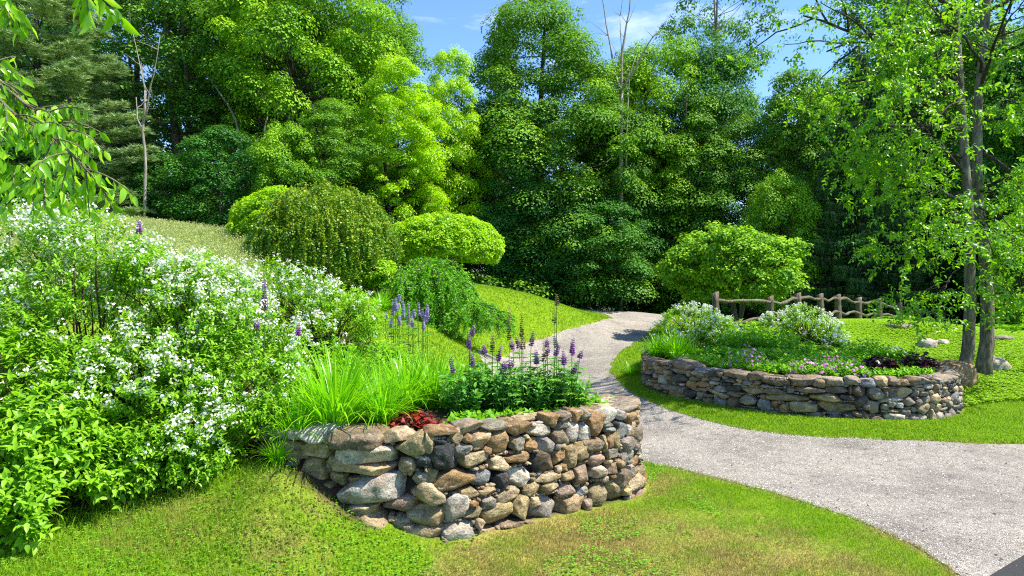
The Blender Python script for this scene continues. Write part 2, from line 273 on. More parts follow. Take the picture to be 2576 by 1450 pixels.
def tone_mat(name, trans=.5):
    m, t, Nn, Ln = mat(name); at = Nn('ShaderNodeAttribute'); at.attribute_name = 'tone'; b = Nn('ShaderNodeBsdfPrincipled'); b.inputs['Roughness'].default_value = .5; b.inputs['Specular IOR Level'].default_value = .3
    tr = Nn('ShaderNodeBsdfTranslucent'); ms = Nn('ShaderNodeMixShader'); ms.inputs[0].default_value = trans; o = Nn('ShaderNodeOutputMaterial')
    Ln(at.outputs['Color'], b.inputs['Base Color']); Ln(at.outputs['Color'], tr.inputs[0]); Ln(b.outputs[0], ms.inputs[1]); Ln(tr.outputs[0], ms.inputs[2]); Ln(ms.outputs[0], o.inputs[0]); return m
M['blade'] = tone_mat('grass_blades')
# ------------------------------------------------------------------ terrain
CTRL = [(0, 0, .05), (-4, 1, .45), (4, 0, 0), (10, 2, 0), (-8, 3, .9), (13, 7, 0), (16, 12, .3),
        (-1.0, 5.2, .0), (.5, 5.2, 0), (3, 5.2, 0), (-.5, 5.7, 0), (.74, 6.6, 0), (1.38, 7.3, 0), (1.5, 8.4, 0), (3, 7, 0), (6.9, 9.2, 0), (3.6, 10, 0), (5, 9.6, 0), (2.7, 11.3, .02),
        (-1.55, 5.72, .34), (-1.95, 5.65, .60), (-2.0, 5.0, .12), (-2.9, 5.0, .30), (-3.2, 4.4, .34), (-3.2, 6.2, .55), (-4.5, 5.6, .6), (-4, 8, 1.25), (-6, 7, 1.35), (-6.5, 10, 2.2), (-5.3, 14, 2.1),
        (-12.7, 17, 3.3), (-9.8, 17, 3.1), (-7.8, 17, 2.8), (-5.6, 17.5, 2.5), (-3.6, 18, 2.1), (-9, 12, 2.7), (-12, 9, 2.6), (-10, 22, 3.2), (-10, 32, 2.4), (-18, 25, 3.0), (-20, 12, 3.2), (-5, 30, 2.1),
        (-2.5, 6.6, .72), (-2.35, 5.9, .55), (-2.4, 7.5, .98), (-1.7, 8.2, .95), (-1.0, 9.4, .8), (-2.1, 11, 1.36), (-2.35, 14, 1.4), (-1.4, 17, 1.2), (-1.0, 12.5, .75), (-.2, 10.5, .25), (.4, 9.2, .12),
        (-1.25, 22, 1.85), (.87, 24, 1.50), (3.13, 28, .78), (3.9, 27, .61), (.13, 18.5, .25), (-.9, 17, .6), (1.3, 14, .05), (-3.6, 24, 2.1),
        (4.8, 28, .75), (5, 33, .1), (5, 42, -.8), (0, 33, 1.2), (15, 42, -.4), (-14, 45, 1.0), (2.1, 13, .05), (2.25, 15.7, .15), (4.1, 21.5, .32), (3.2, 17, .3),
        (3.4, 14.3, .60), (4.3, 15, .70), (5.1, 17, .75), (5, 15, .72), (6.5, 14, .74), (9.2, 19, .97), (10.0, 17, .98), (9.0, 14, .5), (8.38, 12.6, .35), (8.6, 11.2, .03), (7.9, 10.4, 0), (10.5, 12, .22), (10.8, 14, .60), (13.2, 18, .72),
        (9.95, 20.8, .85), (12.2, 22.8, .65), (14.8, 24.8, .3), (17, 28.6, -.05), (9, 16, .72), (7.6, 21, .7), (20, 20, .5), (22, 32, -.2), (10, 30, .1)]
CT = np.array(CTRL); _XY = CT[:, :2]
def _U(r): return np.where(r > 1e-9, r * r * np.log(np.maximum(r, 1e-9)), 0)
_n = len(CT); _K = _U(np.linalg.norm(_XY[:, None] - _XY[None], axis=-1)) + 0.02 * np.eye(_n); _Pm = np.hstack([np.ones((_n, 1)), _XY])
_sol = np.linalg.solve(np.block([[_K, _Pm], [_Pm.T, np.zeros((3, 3))]]), np.concatenate([CT[:, 2], np.zeros(3)]))
def _tps(x, y):
    x = np.asarray(x, float); y = np.asarray(y, float); xc = np.clip(x, -24, 24); yc = np.clip(y, -2, 46); q = np.stack([xc, yc], -1)
    r = np.linalg.norm(q[..., None, :] - _XY, axis=-1); h = _U(r) @ _sol[:_n] + _sol[_n] + q @ _sol[_n + 1:]
    return np.clip(h, -3, 4.2)
class Field:
    """a slow function of the plan position, tabulated and looked up bilinearly"""
    def __init__(s, fn, x0, x1, y0, y1, st):
        s.x0, s.y0, s.st = x0, y0, st; xs = np.arange(x0, x1 + st, st); ys = np.arange(y0, y1 + st, st); X, Y = np.meshgrid(xs, ys); s.T = fn(X, Y)
    def __call__(s, x, y):
        u = np.clip((np.asarray(x, float) - s.x0) / s.st, 0, s.T.shape[1] - 1.001); w = np.clip((np.asarray(y, float) - s.y0) / s.st, 0, s.T.shape[0] - 1.001)
        i = u.astype(int); j = w.astype(int); u = u - i; w = w - j; T = s.T
        return T[j, i] * (1 - u) * (1 - w) + T[j, i + 1] * u * (1 - w) + T[j + 1, i] * (1 - u) * w + T[j + 1, i + 1] * u * w
_tf = Field(_tps, -24, 24, -4, 62, .12)
def tps(x, y):
    x = np.asarray(x, float); y = np.asarray(y, float); far = smooth(40, 75, np.hypot(x, y)); return _tf(x, y) * (1 - far) - 3.0 * far
W1 = catmull([(-2.5, 6.3), (-2.15, 6.05), (-1.85, 5.96), (-1.5, 5.90), (-1.0, 5.82), (-.5, 5.82), (.17, 6.25), (.74, 6.65), (1.18, 6.94), (1.40, 7.22), (1.48, 7.52), (1.38, 7.83), (1.05, 7.98), (.6, 8.15), (0, 8.5), (-.6, 9.1)], .03)
W2 = catmull([(2.95, 14.7), (2.66, 14.0), (2.5, 13.2), (2.72, 12.4), (3.1, 11.8), (3.7, 11.12), (4.4, 10.65), (5.2, 10.40), (6.1, 10.32), (6.75, 10.52), (7.25, 10.95), (7.55, 11.5), (7.62, 12.2), (7.45, 12.9), (7.1, 13.5)], .04)
TOP1, TOP2 = .90, .66
P1 = W1[::3]; P2 = W2[::3]
F1 = Field(lambda x, y: poly_sdf(np.stack([x, y], -1), P1)[0], -6, 6, 1.5, 13, .03); F2 = Field(lambda x, y: poly_sdf(np.stack([x, y], -1), P2)[0], -1, 12, 6, 19, .03)
def H(x, y):
    x = np.asarray(x, float); y = np.asarray(y, float); h = tps(x, y); q = np.stack([x, y], -1)
    for poly, fld, zb in ((P1, F1, TOP1 - .04), (P2, F2, TOP2 - .02)):
        near = (np.abs(x - poly[:, 0].mean()) < 4.5) & (np.abs(y - poly[:, 1].mean()) < 4.5)
        if not near.any(): continue
        s = fld(x, y); f = smooth(-.14, -.36, s); h = np.where(near & (s < 0), h * (1 - f) + f * np.maximum(h, zb), h)
    return h
def Hs(x, y): return float(H(np.array([x]), np.array([y]))[0])
def hit(px, py):
    """where the ray through a photo pixel meets the bare terrain"""
    d = np.arange(3.5, 60, .02); q = np.stack([(px - CX) * d / F, d, ZC - (py - HY) * d / F], -1); k = np.argmax(q[:, 2] <= tps(q[:, 0], q[:, 1])); return q[k, :2]
ROAD = [hit(*p) for p in [(2420, 1452), (2300, 1372), (2150, 1310), (2000, 1257), (1850, 1215), (1700, 1178), (1610, 1162)]] + \
       [A(1.5, 8.75), A(1.1, 9.15), A(.6, 9.8), A(.15, 10.8), A(-.2, 12), A(-.6, 13.8), A(-.75, 15.6)] + \
       [hit(*p) for p in [(1235, 893), (1290, 880), (1330, 864), (1400, 840), (1450, 826), (1505, 811)]] + [A(3.75, 25.6), A(3.85, 27.2), A(3.1, 28.2), A(1.2, 30.2), A(-2.5, 32.5), A(-3, 36), A(3, 35), A(6.2, 31)] + \
       [A(6.15, 28.3), A(5.7, 25.6)] + [hit(*p) for p in [(1642, 828), (1605, 860), (1570, 880), (1547, 900), (1537, 925), (1546, 950), (1572, 978), (1622, 1006), (1700, 1038), (1800, 1065), (1900, 1085), (2050, 1100), (2200, 1107), (2400, 1113), (2576, 1120)]] + \
       [A(11, 9.0), A(16, 8.5), A(16, 0), A(6, 0), A(4.4, 3.6)]
ROAD = catmull(np.vstack([ROAD, ROAD[:1]]), .14)[:-1]
jit = (fbm(ROAD * 1.7, 5) - .5) * .18 + (fbm(ROAD * 6, 9) - .5) * .10
ROAD = ROAD + np.stack([jit, -jit], -1)
ASPH = catmull([(2.2, 4.19), (2.9, 4.68), (3.64, 5.2), (4.18, 5.58), (5.2, 6.3), (6.6, 7.15), (9, 7.8), (18, 8.0)], .3); ASPH = np.vstack([ASPH, [(18, -4), (-2, -4), (.5, 2.6)]])
road_d = Field(lambda x, y: poly_sdf(np.stack([x, y], -1), ROAD)[0], -8, 20, -4, 42, .05)
def axis(segs):
    out = [segs[0][0]]
    for a, b, st in segs: n = max(1, int(round((b - a) / st))); out += list(np.linspace(a, b, n + 1)[1:])
    return np.array(out)
ax = axis([(-600, -60, 40), (-60, -16, 4), (-16, -3, .35), (-3, 3.2, .075), (3.2, 8.2, .09), (8.2, 16, .3), (16, 60, 4), (60, 600, 40)])
ay = axis([(-60, -4, 8), (-4, 3.5, .5), (3.5, 9.5, .08), (9.5, 14.8, .10), (14.8, 34, .25), (34, 60, 2), (60, 1200, 60)])
gx, gy = np.meshgrid(ax, ay); gz = H(gx, gy); rd = road_d(gx, gy)
gz = gz - .05 * smooth(.02, -.10, rd)
s1 = F1(gx, gy); s2 = F2(gx, gy)
def dryness(x, y):
    q = np.stack([x, y], -1); d = .7 * fbm(q * .9, 3) + .45 * fbm(q * 3.3, 4) + .45 * fbm(q * 9, 14) - .92
    for cx_, cy_, r, w in [(.6, 5.9, .9, .38), (1.6, 6.3, 1.2, .30), (2.2, 5.2, .8, .35), (-2.2, 5.1, .7, .30), (-1.6, 5.4, .35, .25), (-.3, 5.4, .5, .15), (.2, 21, 1.2, .25), (2.4, 14, .5, .2), (1.6, 7.6, .5, .35), (-.9, 15, 1.2, -.1)]:
        d = d + w * np.exp(-((x - cx_) ** 2 + (y - cy_) ** 2) / r ** 2)
    d = d + .45 * np.exp(-(np.abs(road_d(x, y)) / .10) ** 2) - .22 * smooth(8.5, 9.5, y)
    return np.clip(d * 2.0, 0, 1)
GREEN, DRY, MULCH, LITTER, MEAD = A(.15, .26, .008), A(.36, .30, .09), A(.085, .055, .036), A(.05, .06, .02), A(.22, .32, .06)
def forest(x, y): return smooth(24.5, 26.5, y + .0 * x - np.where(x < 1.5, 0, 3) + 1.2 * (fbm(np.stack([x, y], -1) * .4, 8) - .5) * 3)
def meadow(x, y): return smooth(-4.6, -5.4, x + (y - 14) * .12) * smooth(8.3, 9.3, y + .0 * x) * (1 - smooth(19, 22, y))
dr = dryness(gx, gy)[..., None] * .85
tone = GREEN * (1 - dr) + DRY * dr
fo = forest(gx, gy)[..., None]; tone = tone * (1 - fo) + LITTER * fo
me_ = meadow(gx, gy)[..., None]; tone = tone * (1 - me_) + MEAD * me_
bed = (smooth(.02, -.1, np.minimum(s1, s2)) + smooth(.25, .05, np.abs(np.where(gx < -1.2, s1, 9)))).clip(0, 1)
# bare soil under the big shrubs
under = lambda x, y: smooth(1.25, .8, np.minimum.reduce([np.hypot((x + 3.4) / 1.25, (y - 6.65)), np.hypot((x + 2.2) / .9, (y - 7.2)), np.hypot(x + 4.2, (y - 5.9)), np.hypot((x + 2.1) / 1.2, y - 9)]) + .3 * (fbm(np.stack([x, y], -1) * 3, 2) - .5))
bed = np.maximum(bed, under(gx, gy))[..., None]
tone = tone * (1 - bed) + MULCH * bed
g = Geo(); ny, nx = gx.shape; i = np.arange(ny - 1)[:, None] * nx + np.arange(nx - 1)[None]
gz = gz + (fbm(np.stack([gx, gy], -1) * 2.3, 1) - .5) * .035 * smooth(.05, .4, rd) * (np.hypot(gx, gy) < 60)
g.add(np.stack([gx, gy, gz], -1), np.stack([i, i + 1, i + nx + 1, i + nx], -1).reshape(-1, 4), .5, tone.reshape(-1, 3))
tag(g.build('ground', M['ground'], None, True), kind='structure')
def sheet(name, poly, res, off, m, lo, hi, zf=tps):
    xs = np.arange(lo[0], hi[0] + res, res); ys = np.arange(lo[1], hi[1] + res, res); X, Y = np.meshgrid(xs, ys); q = np.stack([X, Y], -1)
    s, nr = poly_sdf(q, poly); keep = s < 0; cell = keep[:-1, :-1] | keep[1:, :-1] | keep[:-1, 1:] | keep[1:, 1:]
    q = np.where((s >= 0)[..., None], nr, q); z = zf(q[..., 0], q[..., 1]) + off; n = X.shape[1]
    idx = np.arange(X.shape[0] - 1)[:, None] * n + np.arange(n - 1)[None]; f = np.stack([idx, idx + 1, idx + n + 1, idx + n], -1)[cell]
    used = np.unique(f); mp_ = -np.ones(X.size, int); mp_[used] = np.arange(len(used)); v = np.concatenate([q, z[..., None]], -1).reshape(-1, 3)[used]
    gg = Geo().add(v, mp_[f]); return tag(gg.build(name, m, None, True), kind='structure')
sheet('gravel_driveway', ROAD, .16, 0.0, M['gravel'], (-4, 0), (16.2, 37))
sheet('asphalt_road', ASPH, .25, .006, M['asphalt'], (-2, -4), (18.2, 8))

# ------------------------------------------------------------------ dry-stone walls
def sphere_grid(n):
    a = np.tan(np.linspace(-1, 1, n + 1) * math.pi / 4); V = []; Fc = []; key = {}
    for ax_ in range(3):
        for sg in (-1, 1):
            ids = np.zeros((n + 1, n + 1), int)
            for i in range(n + 1):
                for j in range(n + 1):
                    p = [0, 0, 0]; p[ax_] = sg; p[(ax_ + 1) % 3] = a[i]; p[(ax_ + 2) % 3] = a[j]; p = np.array(p); p = p / np.linalg.norm(p); k = tuple(np.round(p, 5))
                    if k not in key: key[k] = len(V); V.append(p)
                    ids[i, j] = key[k]
            for i in range(n):
                for j in range(n):
                    q = [ids[i, j], ids[i + 1, j], ids[i + 1, j + 1], ids[i, j + 1]]; Fc.append(q if sg > 0 else q[::-1])
    return np.array(V), np.array(Fc)
SPH = {n: sphere_grid(n) for n in (4, 6, 9, 12)}
def stone(g, c, size, T, Nn_, Z, tone, rot=0.0, e=None, res=9, cuts=8, rough=.055, seed=None):
    """one boulder: superellipsoid, chipped by a few planes, roughened by noise"""
    D, fc = SPH[res]; e = U(2.8, 6.0) if e is None else e
    p = D / (np.abs(D) ** e).sum(1, keepdims=True) ** (1 / e)
    for _ in range(cuts):
        n = rand_unit(1)[0]; 
        if rng.random() < .6: n[1] = abs(n[1]) * .6; n = n / np.linalg.norm(n)
        d = U(.66, .95) * (np.abs(n).sum() ** .30); t = p @ n - d; p = p - np.where(t > 0, t * .94, 0)[:, None] * n
    asp = np.array(size) / max(size); o = U(0, 90, 3)
    nn = (fbm(p * asp * 2.2 + o, 11, 3) - .5) * 2 * rough * 2.2 + (fbm(p * asp * 7 + o, 12, 2) - .5) * rough * 1.0
    p = p * (1 + nn[:, None]); p = p * np.array(size) / 2
    cr_, sr = math.cos(rot), math.sin(rot); x = p[:, 0] * cr_ - p[:, 2] * sr; z = p[:, 0] * sr + p[:, 2] * cr_
    g.add(c + x[:, None] * T + p[:, 1:2] * Nn_ + z[:, None] * Z, fc, U(0, 1), tone)
TN = {'t': (.40, .30, .175), 'g': (.25, .215, .165), 'o': (.30, .185, .09), 'k': (.045, .046, .048), 'w': (.45, .405, .33), 'b': (.22, .22, .205), 'p': (.30, .205, .145), 'n': (.20, .15, .10), 'd': (.085, .078, .068), 'y': (.30, .23, .115)}
def tonec(k): c = A(*TN[k]) * U(.85, 1.15); return c * A(U(.95, 1.05), 1, U(.93, 1.07))
class Wall:
    def __init__(s, path, top, batter, z0=-.15):
        s.p = path; d = np.linalg.norm(np.diff(path, axis=0), axis=1); s.s = np.concatenate([[0], np.cumsum(d)]); t = unit(np.gradient(path, axis=0))
        for _ in range(3): t = unit((np.roll(t, 1, 0) + t + np.roll(t, -1, 0)) * np.r_[0, np.ones(len(t) - 2), 0][:, None] + t * np.r_[1, np.zeros(len(t) - 2), 1][:, None])
        s.t = t; s.n = np.stack([t[:, 1], -t[:, 0]], -1); s.top = top; s.b = batter; s.z0 = z0; s.L = s.s[-1]
        s.ds = .01; s.occ = np.zeros((int(s.L / .01) + 2, int((top - z0) / .01) + 2), bool)
    def at(s, q, z, out=0.0):
        f = lambda a: np.interp(q, s.s, a); n = A(f(s.n[:, 0]), f(s.n[:, 1]), 0); n /= np.linalg.norm(n); t = A(-n[1], n[0], 0)
        return A(f(s.p[:, 0]), f(s.p[:, 1]), z) + n * (out - s.b * z), t, n
    def pick(s, px, py, lo=0, hi=None):
        Z = np.zeros(len(s.s))
        for _ in range(4):
            q = s.p - s.n * (s.b * Z)[:, None]; Z = ZC - (py - HY) * q[:, 1] / F
        e = np.abs(q[:, 0] / q[:, 1] * F + CX - px); face = (s.n * -q).sum(1); e = np.where((face > .02) & (s.s >= lo) & (s.s <= (hi or s.L)), e, 1e9); k = int(np.argmin(e)); return s.s[k], Z[k]
    def mark(s, a, b, c, d):
        s.occ[max(0, int(a / .01)):int(b / .01) + 1, max(0, int((c - s.z0) / .01)):max(0, int((d - s.z0) / .01) + 1)] = True
def place_box(w, g, crop, x0, x1, y0, y1, ang, k, sc_, ox, oy, res=12, prot=None, dmul=1.0, e=None):
    D = lambda x, y: ((ox + x * sc_) * .62891, (oy + y * sc_) * .62891)
    ym = (y0 + y1) / 2; xm = (x0 + x1) / 2; a, _ = w.pick(*D(x0, ym)); b, _ = w.pick(*D(x1, ym)); _, zt = w.pick(*D(xm, y0)); _, zb = w.pick(*D(xm, y1))
    if b - a < .03: return
    sw, sh = b - a, zt - zb; dp = np.clip(.55 * (sw + sh), .13, .36) * dmul; pr = U(-.01, .035) if prot is None else prot
    c, t, n = w.at((a + b) / 2, (zt + zb) / 2, pr - dp / 2); stone(g, c, (sw * 1.02 + .004, dp, sh * 1.02 + .004), t, n, A(0, 0, 1), tonec(k), math.radians(-ang), res=res, e=e)
    w.mark(a + .01, b - .01, zb + .01, zt - .01)
def fill(w, g, tones, smax, seed, frac=.62, lo=0, hi=None, res=6):
    """lay the remaining stones into whatever part of the face is still open, biggest first"""
    nz_ = int((w.top - w.z0) / .01); hi = hi or w.L
    for mw, mh in smax:
        cells = np.argwhere(~w.occ[int(lo / .01):int(hi / .01), :nz_]); cells[:, 0] += int(lo / .01); order = np.lexsort((rng.random(len(cells)), cells[:, 1] // 6))
        for k in order:
            i, j = cells[k]
            if w.occ[i, j]: continue
            W_, H_ = int(U(.6, 1.15) * mw / .01), int(U(.6, 1.2) * mh / .01); i0 = i
            while i0 > 0 and not w.occ[i0 - 1, j] and i - i0 < W_: i0 -= 1
            i1 = i0
            while i1 < w.occ.shape[0] - 1 and not w.occ[i1, j] and i1 - i0 < W_: i1 += 1
            j1 = j
            while j1 < nz_ and (~w.occ[i0:i1, j1]).mean() > .85 and j1 - j < H_: j1 += 1
            ww, hh = (i1 - i0) * .01, (j1 - j) * .01
            if ww < mw * frac * .7 or hh < mh * frac * .7 or ww > 4.5 * hh or hh > 1.8 * ww: continue
            w.occ[i0:i1, j:j1] = True; dp = np.clip(.6 * (ww + hh), .07, .32); cq = (i0 + i1) / 2 * .01; zq = w.z0 + (j + j1) / 2 * .01
            c, t, n = w.at(cq, zq, U(-.02, .02) - dp / 2 - (.02 if mw < .1 else 0))
            stone(g, c, (ww * 1.04 + .004, dp, hh * 1.04 + .004), t, n, A(0, 0, 1), tonec(rng.choice(list(tones))), U(-.12, .12), res=res if ww > .08 else 4)
def core(w, g, inset, thick, top):
    q = np.arange(0, w.L, .05); V = []
    for s_ in q:
        a, t, n = w.at(s_, 0, -inset); b, _, _ = w.at(s_, top, -inset); V.append([a + A(0, 0, w.z0 - .1), b, b - n * (thick - inset), a - n * (thick - inset) + A(0, 0, w.z0 - .1)])
    V = np.array(V); n_ = len(q); i = np.arange(n_ - 1)[:, None] * 4; j = np.arange(4)[None]
    f = np.stack([i + j, i + (j + 1) % 4, i + 4 + (j + 1) % 4, i + 4 + j], -1).reshape(-1, 4); g.add(V.reshape(-1, 3), [f, np.array([[0, 3, 2, 1], [n_ * 4 - 4, n_ * 4 - 3, n_ * 4 - 2, n_ * 4 - 1]])])
CA = """0,330,305,520,0,y;270,700,325,515,-5,t;255,590,500,735,0,y;590,810,635,760,15,y;810,1015,685,765,-5,y;480,670,745,820,0,y;1290,1665,240,500,-15,y;1630,1740,200,440,0,t;1340,1520,490,650,0,t;1490,1730,435,610,0,k;1715,1980,340,630,-3,k;1740,1885,280,360,0,k;1670,1975,165,270,0,o;1465,1690,630,800,0,g;1610,1750,610,750,0,y;1465,1570,800,900,0,p;1555,1825,750,1020,0,t;1170,1570,905,1090,-8,p;1240,1340,1095,1175,0,t;1260,1465,1110,1265,0,g;1380,1490,1185,1280,0,t;1450,1820,1000,1235,-5,t;1820,2095,865,1150,0,w;1100,1415,1250,1410,0,t;1420,1855,1200,1390,-10,t;1790,1890,1320,1430,0,p;1850,2140,1150,1405,0,w;1630,1700,590,640,0,o"""
CAQ = """720,1300,340,560,0,w;620,1345,470,690,5,t;670,1470,655,960,-8,w;870,1175,945,1040,-5,t;890,1240,1020,1320,10,t"""
CB = """0,155,430,590,-20,t;140,250,450,570,0,o;250,420,430,610,0,t;400,685,430,685,0,o;650,795,500,655,0,g;795,960,515,660,0,o;840,1080,370,525,0,w;1085,1300,390,580,15,n;1140,1285,330,420,0,g;1250,1410,330,595,0,w;1370,1550,345,550,0,w;960,1105,510,660,20,b;40,255,555,720,0,b;230,325,590,665,0,t;370,465,600,695,0,o;85,435,655,835,0,t;435,625,700,890,0,t;600,880,655,800,0,o;860,1115,650,880,0,k;1100,1225,625,810,0,o;1220,1340,590,820,5,y;1335,1480,560,775,0,y;1420,1650,505,665,0,n;1620,1670,490,660,0,y;1665,1740,450,620,0,o;1730,1815,420,650,0,y;1785,1860,320,530,0,b;1650,1740,390,455,0,b;1840,1935,500,650,0,g;-163,260,840,1085,0,o;260,490,835,1025,0,b;500,640,880,1060,0,k;640,885,810,1045,0,w;925,1190,885,980,0,t;1185,1255,780,880,0,o;1200,1330,850,975,0,y;1320,1500,780,1000,0,p;1490,1670,670,805,0,p;1500,1680,800,940,0,w;1670,1770,770,905,0,p;1670,1790,625,740,0,g;1800,1900,640,790,0,g;1755,1900,830,1030,0,n;1775,1835,730,840,0,t;1870,1935,800,925,0,g;90,340,1045,1165,0,y;330,520,1035,1105,0,t;325,515,1120,1260,0,g;515,795,1045,1220,-15,t;800,1000,975,1125,-15,y;985,1170,985,1090,0,y;1140,1355,985,1125,0,p;1355,1475,1025,1145,0,b;1475,1695,975,1260,0,y;1690,1880,925,1210,0,y;1620,1710,915,985,0,g;1850,1930,1030,1125,0,y;200,305,1170,1245,0,o;155,365,1245,1370,0,y;360,710,1205,1450,0,y;700,880,1130,1395,0,y;870,985,1140,1250,0,t;860,1170,1110,1425,0,g;1150,1455,1120,1320,0,t;1440,1500,1160,1280,0,n;270,385,1350,1500,0,t;560,800,1395,1470,0,n;1470,1650,235,500,10,o;1560,1790,215,365,0,w"""
CC = """270,410,160,235,0,t;405,500,165,215,0,n;130,265,215,295,0,b;265,400,225,285,0,g;400,495,210,335,0,y;495,800,180,300,5,g;750,810,235,320,0,t;105,230,285,355,0,d;235,310,270,350,0,t;275,445,295,435,0,w;440,545,290,430,0,g;530,775,285,415,0,d;775,970,325,385,0,y;970,1115,330,395,0,g;1115,1250,335,390,0,n;1250,1480,345,410,0,d;1270,1390,320,355,0,g;1470,1580,355,420,0,t;1575,1665,330,390,0,n;1575,1735,370,445,-8,g;1735,1830,380,415,0,n;1830,2265,345,480,3,n;2255,2620,325,475,0,n;95,165,360,430,0,n;200,290,355,405,0,n;150,255,390,475,0,y;235,365,415,535,0,g;365,725,425,565,2,g;725,890,385,525,0,y;880,1070,385,490,0,o;1070,1245,390,450,0,w;1255,1415,405,455,0,d;1415,1575,415,460,0,g;1560,1660,445,480,0,g;1665,1835,445,490,0,o;1835,1965,450,495,0,g;1335,1560,455,540,0,d;1120,1335,450,565,0,b;1055,1115,460,525,0,g;890,1055,490,535,0,o;1560,1905,485,585,0,y;1865,2195,485,590,0,n;2240,2345,475,570,0,g;2190,2240,460,500,0,g;75,160,430,550,0,d;145,240,475,560,0,d;275,435,540,640,0,d;435,720,560,650,0,y;720,890,525,635,0,d;890,1020,540,640,0,g;1010,1355,530,605,8,t;1350,1550,540,620,0,n;1030,1120,585,620,0,g;1120,1205,585,640,0,g;1200,1360,590,650,0,y;475,705,635,720,0,y;710,790,635,740,0,g;765,975,640,750,0,d;975,1095,630,760,0,y;1100,1320,635,790,0,b;1340,1535,615,840,0,d;1545,1790,590,770,0,g;1905,2555,570,700,2,y;1830,1895,590,650,0,n;1790,2000,650,840,0,b;2000,2110,670,800,0,o;2105,2260,725,855,0,y;1555,1830,780,935,0,d;1820,1960,850,960,0,d;1940,2085,810,910,0,g;2065,2520,850,985,0,d;1950,2060,915,970,0,b;1025,1540,770,890,8,d;860,1020,745,790,0,d;2120,2160,680,725,0,p;2225,2280,705,755,0,p"""
CD = """835,1100,210,340,0,b;-143,300,335,425,0,n;305,665,330,440,0,n;655,710,325,460,0,n;710,910,310,475,0,d;905,1155,340,530,10,g;1120,1310,315,375,0,n;1155,1235,390,490,0,g;1220,1380,390,480,0,n;1340,1610,310,495,0,t;1610,1780,290,335,0,g;1780,1900,280,365,0,w;1900,1995,280,370,0,g;45,525,425,550,0,y;545,745,450,535,0,d;735,965,470,640,-15,d;240,780,540,720,0,y;1085,1225,490,570,0,g;1215,1480,485,545,0,w;1480,1645,475,635,0,g;1610,1725,365,485,0,g;1685,1800,335,395,0,t;1720,1820,395,455,0,g;1645,1740,490,610,0,g;1735,1870,455,570,0,g;1860,1990,420,580,0,t;1805,1900,365,430,0,t;935,1155,520,750,0,g;1140,1250,570,680,0,g;1235,1350,535,650,0,g;1345,1485,545,660,0,w;1215,1415,655,720,0,y;860,950,590,680,0,g;700,830,695,770,0,o;295,530,720,870,0,d;540,730,710,850,0,d;740,950,680,855,-15,d;950,1185,755,855,0,n;1185,1480,715,895,0,w;1420,1575,650,775,0,g;1660,1830,560,735,0,t;1565,1720,725,870,0,g;1480,1570,790,865,0,t;1685,1820,735,830,0,w;1825,1945,655,875,0,t;1700,1810,825,895,0,g;1820,1910,565,655,0,t;1910,1995,580,690,0,t;1940,2045,685,865,0,w;2045,2170,715,850,0,g;2140,2265,640,820,0,g;1990,2145,620,705,0,g;2000,2110,565,620,0,g;2205,2315,565,690,0,g;2100,2200,540,640,0,g;2020,2120,370,500,0,g;2160,2250,400,560,0,b;2060,2180,190,290,0,g;640,1250,865,925,0,d;1300,1680,865,925,0,d;-228,250,553,713,0,y;35,285,710,860,0,g"""
CAPA = [(235, 705, 165, 345, -4, 'w', .09), (640, 1185, 175, 405, 0, 'n', .16), (1140, 1492, 195, 330, 0, 't', .06)]
CAPB = """115,350,335,440,-10,g;345,620,340,440,0,g;615,890,330,500,0,o;1010,1165,245,375,0,o;1160,1290,240,335,0,n;1290,1410,205,350,0,o;1400,1485,205,335,0,g"""
CAPC = """155,325,85,215,0,n;290,505,80,165,0,n;505,885,110,225,10,n;810,1040,225,325,0,g;970,1255,265,330,0,n;1255,1670,250,345,5,n;1670,1920,255,380,5,n"""
CAPD = """-247,250,178,325,0,n;250,615,205,325,0,g;625,835,180,315,0,g;1050,1270,180,330,0,t;1230,1435,180,310,0,n;1420,1540,215,310,0,o;1540,1715,170,305,0,n;1690,1835,175,290,0,g;1810,1940,170,275,0,n;1940,2030,190,295,0,g"""
def boxes(w, g, txt, sc_, ox, oy, **k):
    for r in txt.split(';'):
        q = r.split(','); place_box(w, g, None, *[float(c) for c in q[:5]], q[5], sc_, ox, oy, **k)
def caps_each(w, parent, txt, sc_, ox, oy):
    for r in txt.split(';'):
        g = Geo(); q = r.split(','); place_box(w, g, None, *[float(c) for c in q[:5]], q[5], sc_, ox, oy, prot=.03, dmul=1.25)
        if g.n: g.build('capstone', M['stone'], parent, True)
def caps_fill(w, parent, lo, hi, seed, z, tones, rows=((.12, .30),), hmin=.05, hmax=.10):
    for off, wd in rows:
        q = lo + U(0, .1)
        while q < hi:
            L_ = U(.18, .42); g = Geo(); hh = U(hmin, hmax); c, t, n = w.at(q + L_ / 2, z - hh * .35 + U(-.012, .012), -off); dp = wd * U(.85, 1.15)
            stone(g, c, (L_ * 1.03, dp, hh), t, unit(n + A(0, 0, U(-.05, .05))), A(0, 0, 1), tonec(rng.choice(list(tones))), U(-.04, .04), e=U(3, 5), res=9, cuts=7, rough=.06)
            g.build('capstone', M['stone'], parent, True); q += L_ * .96
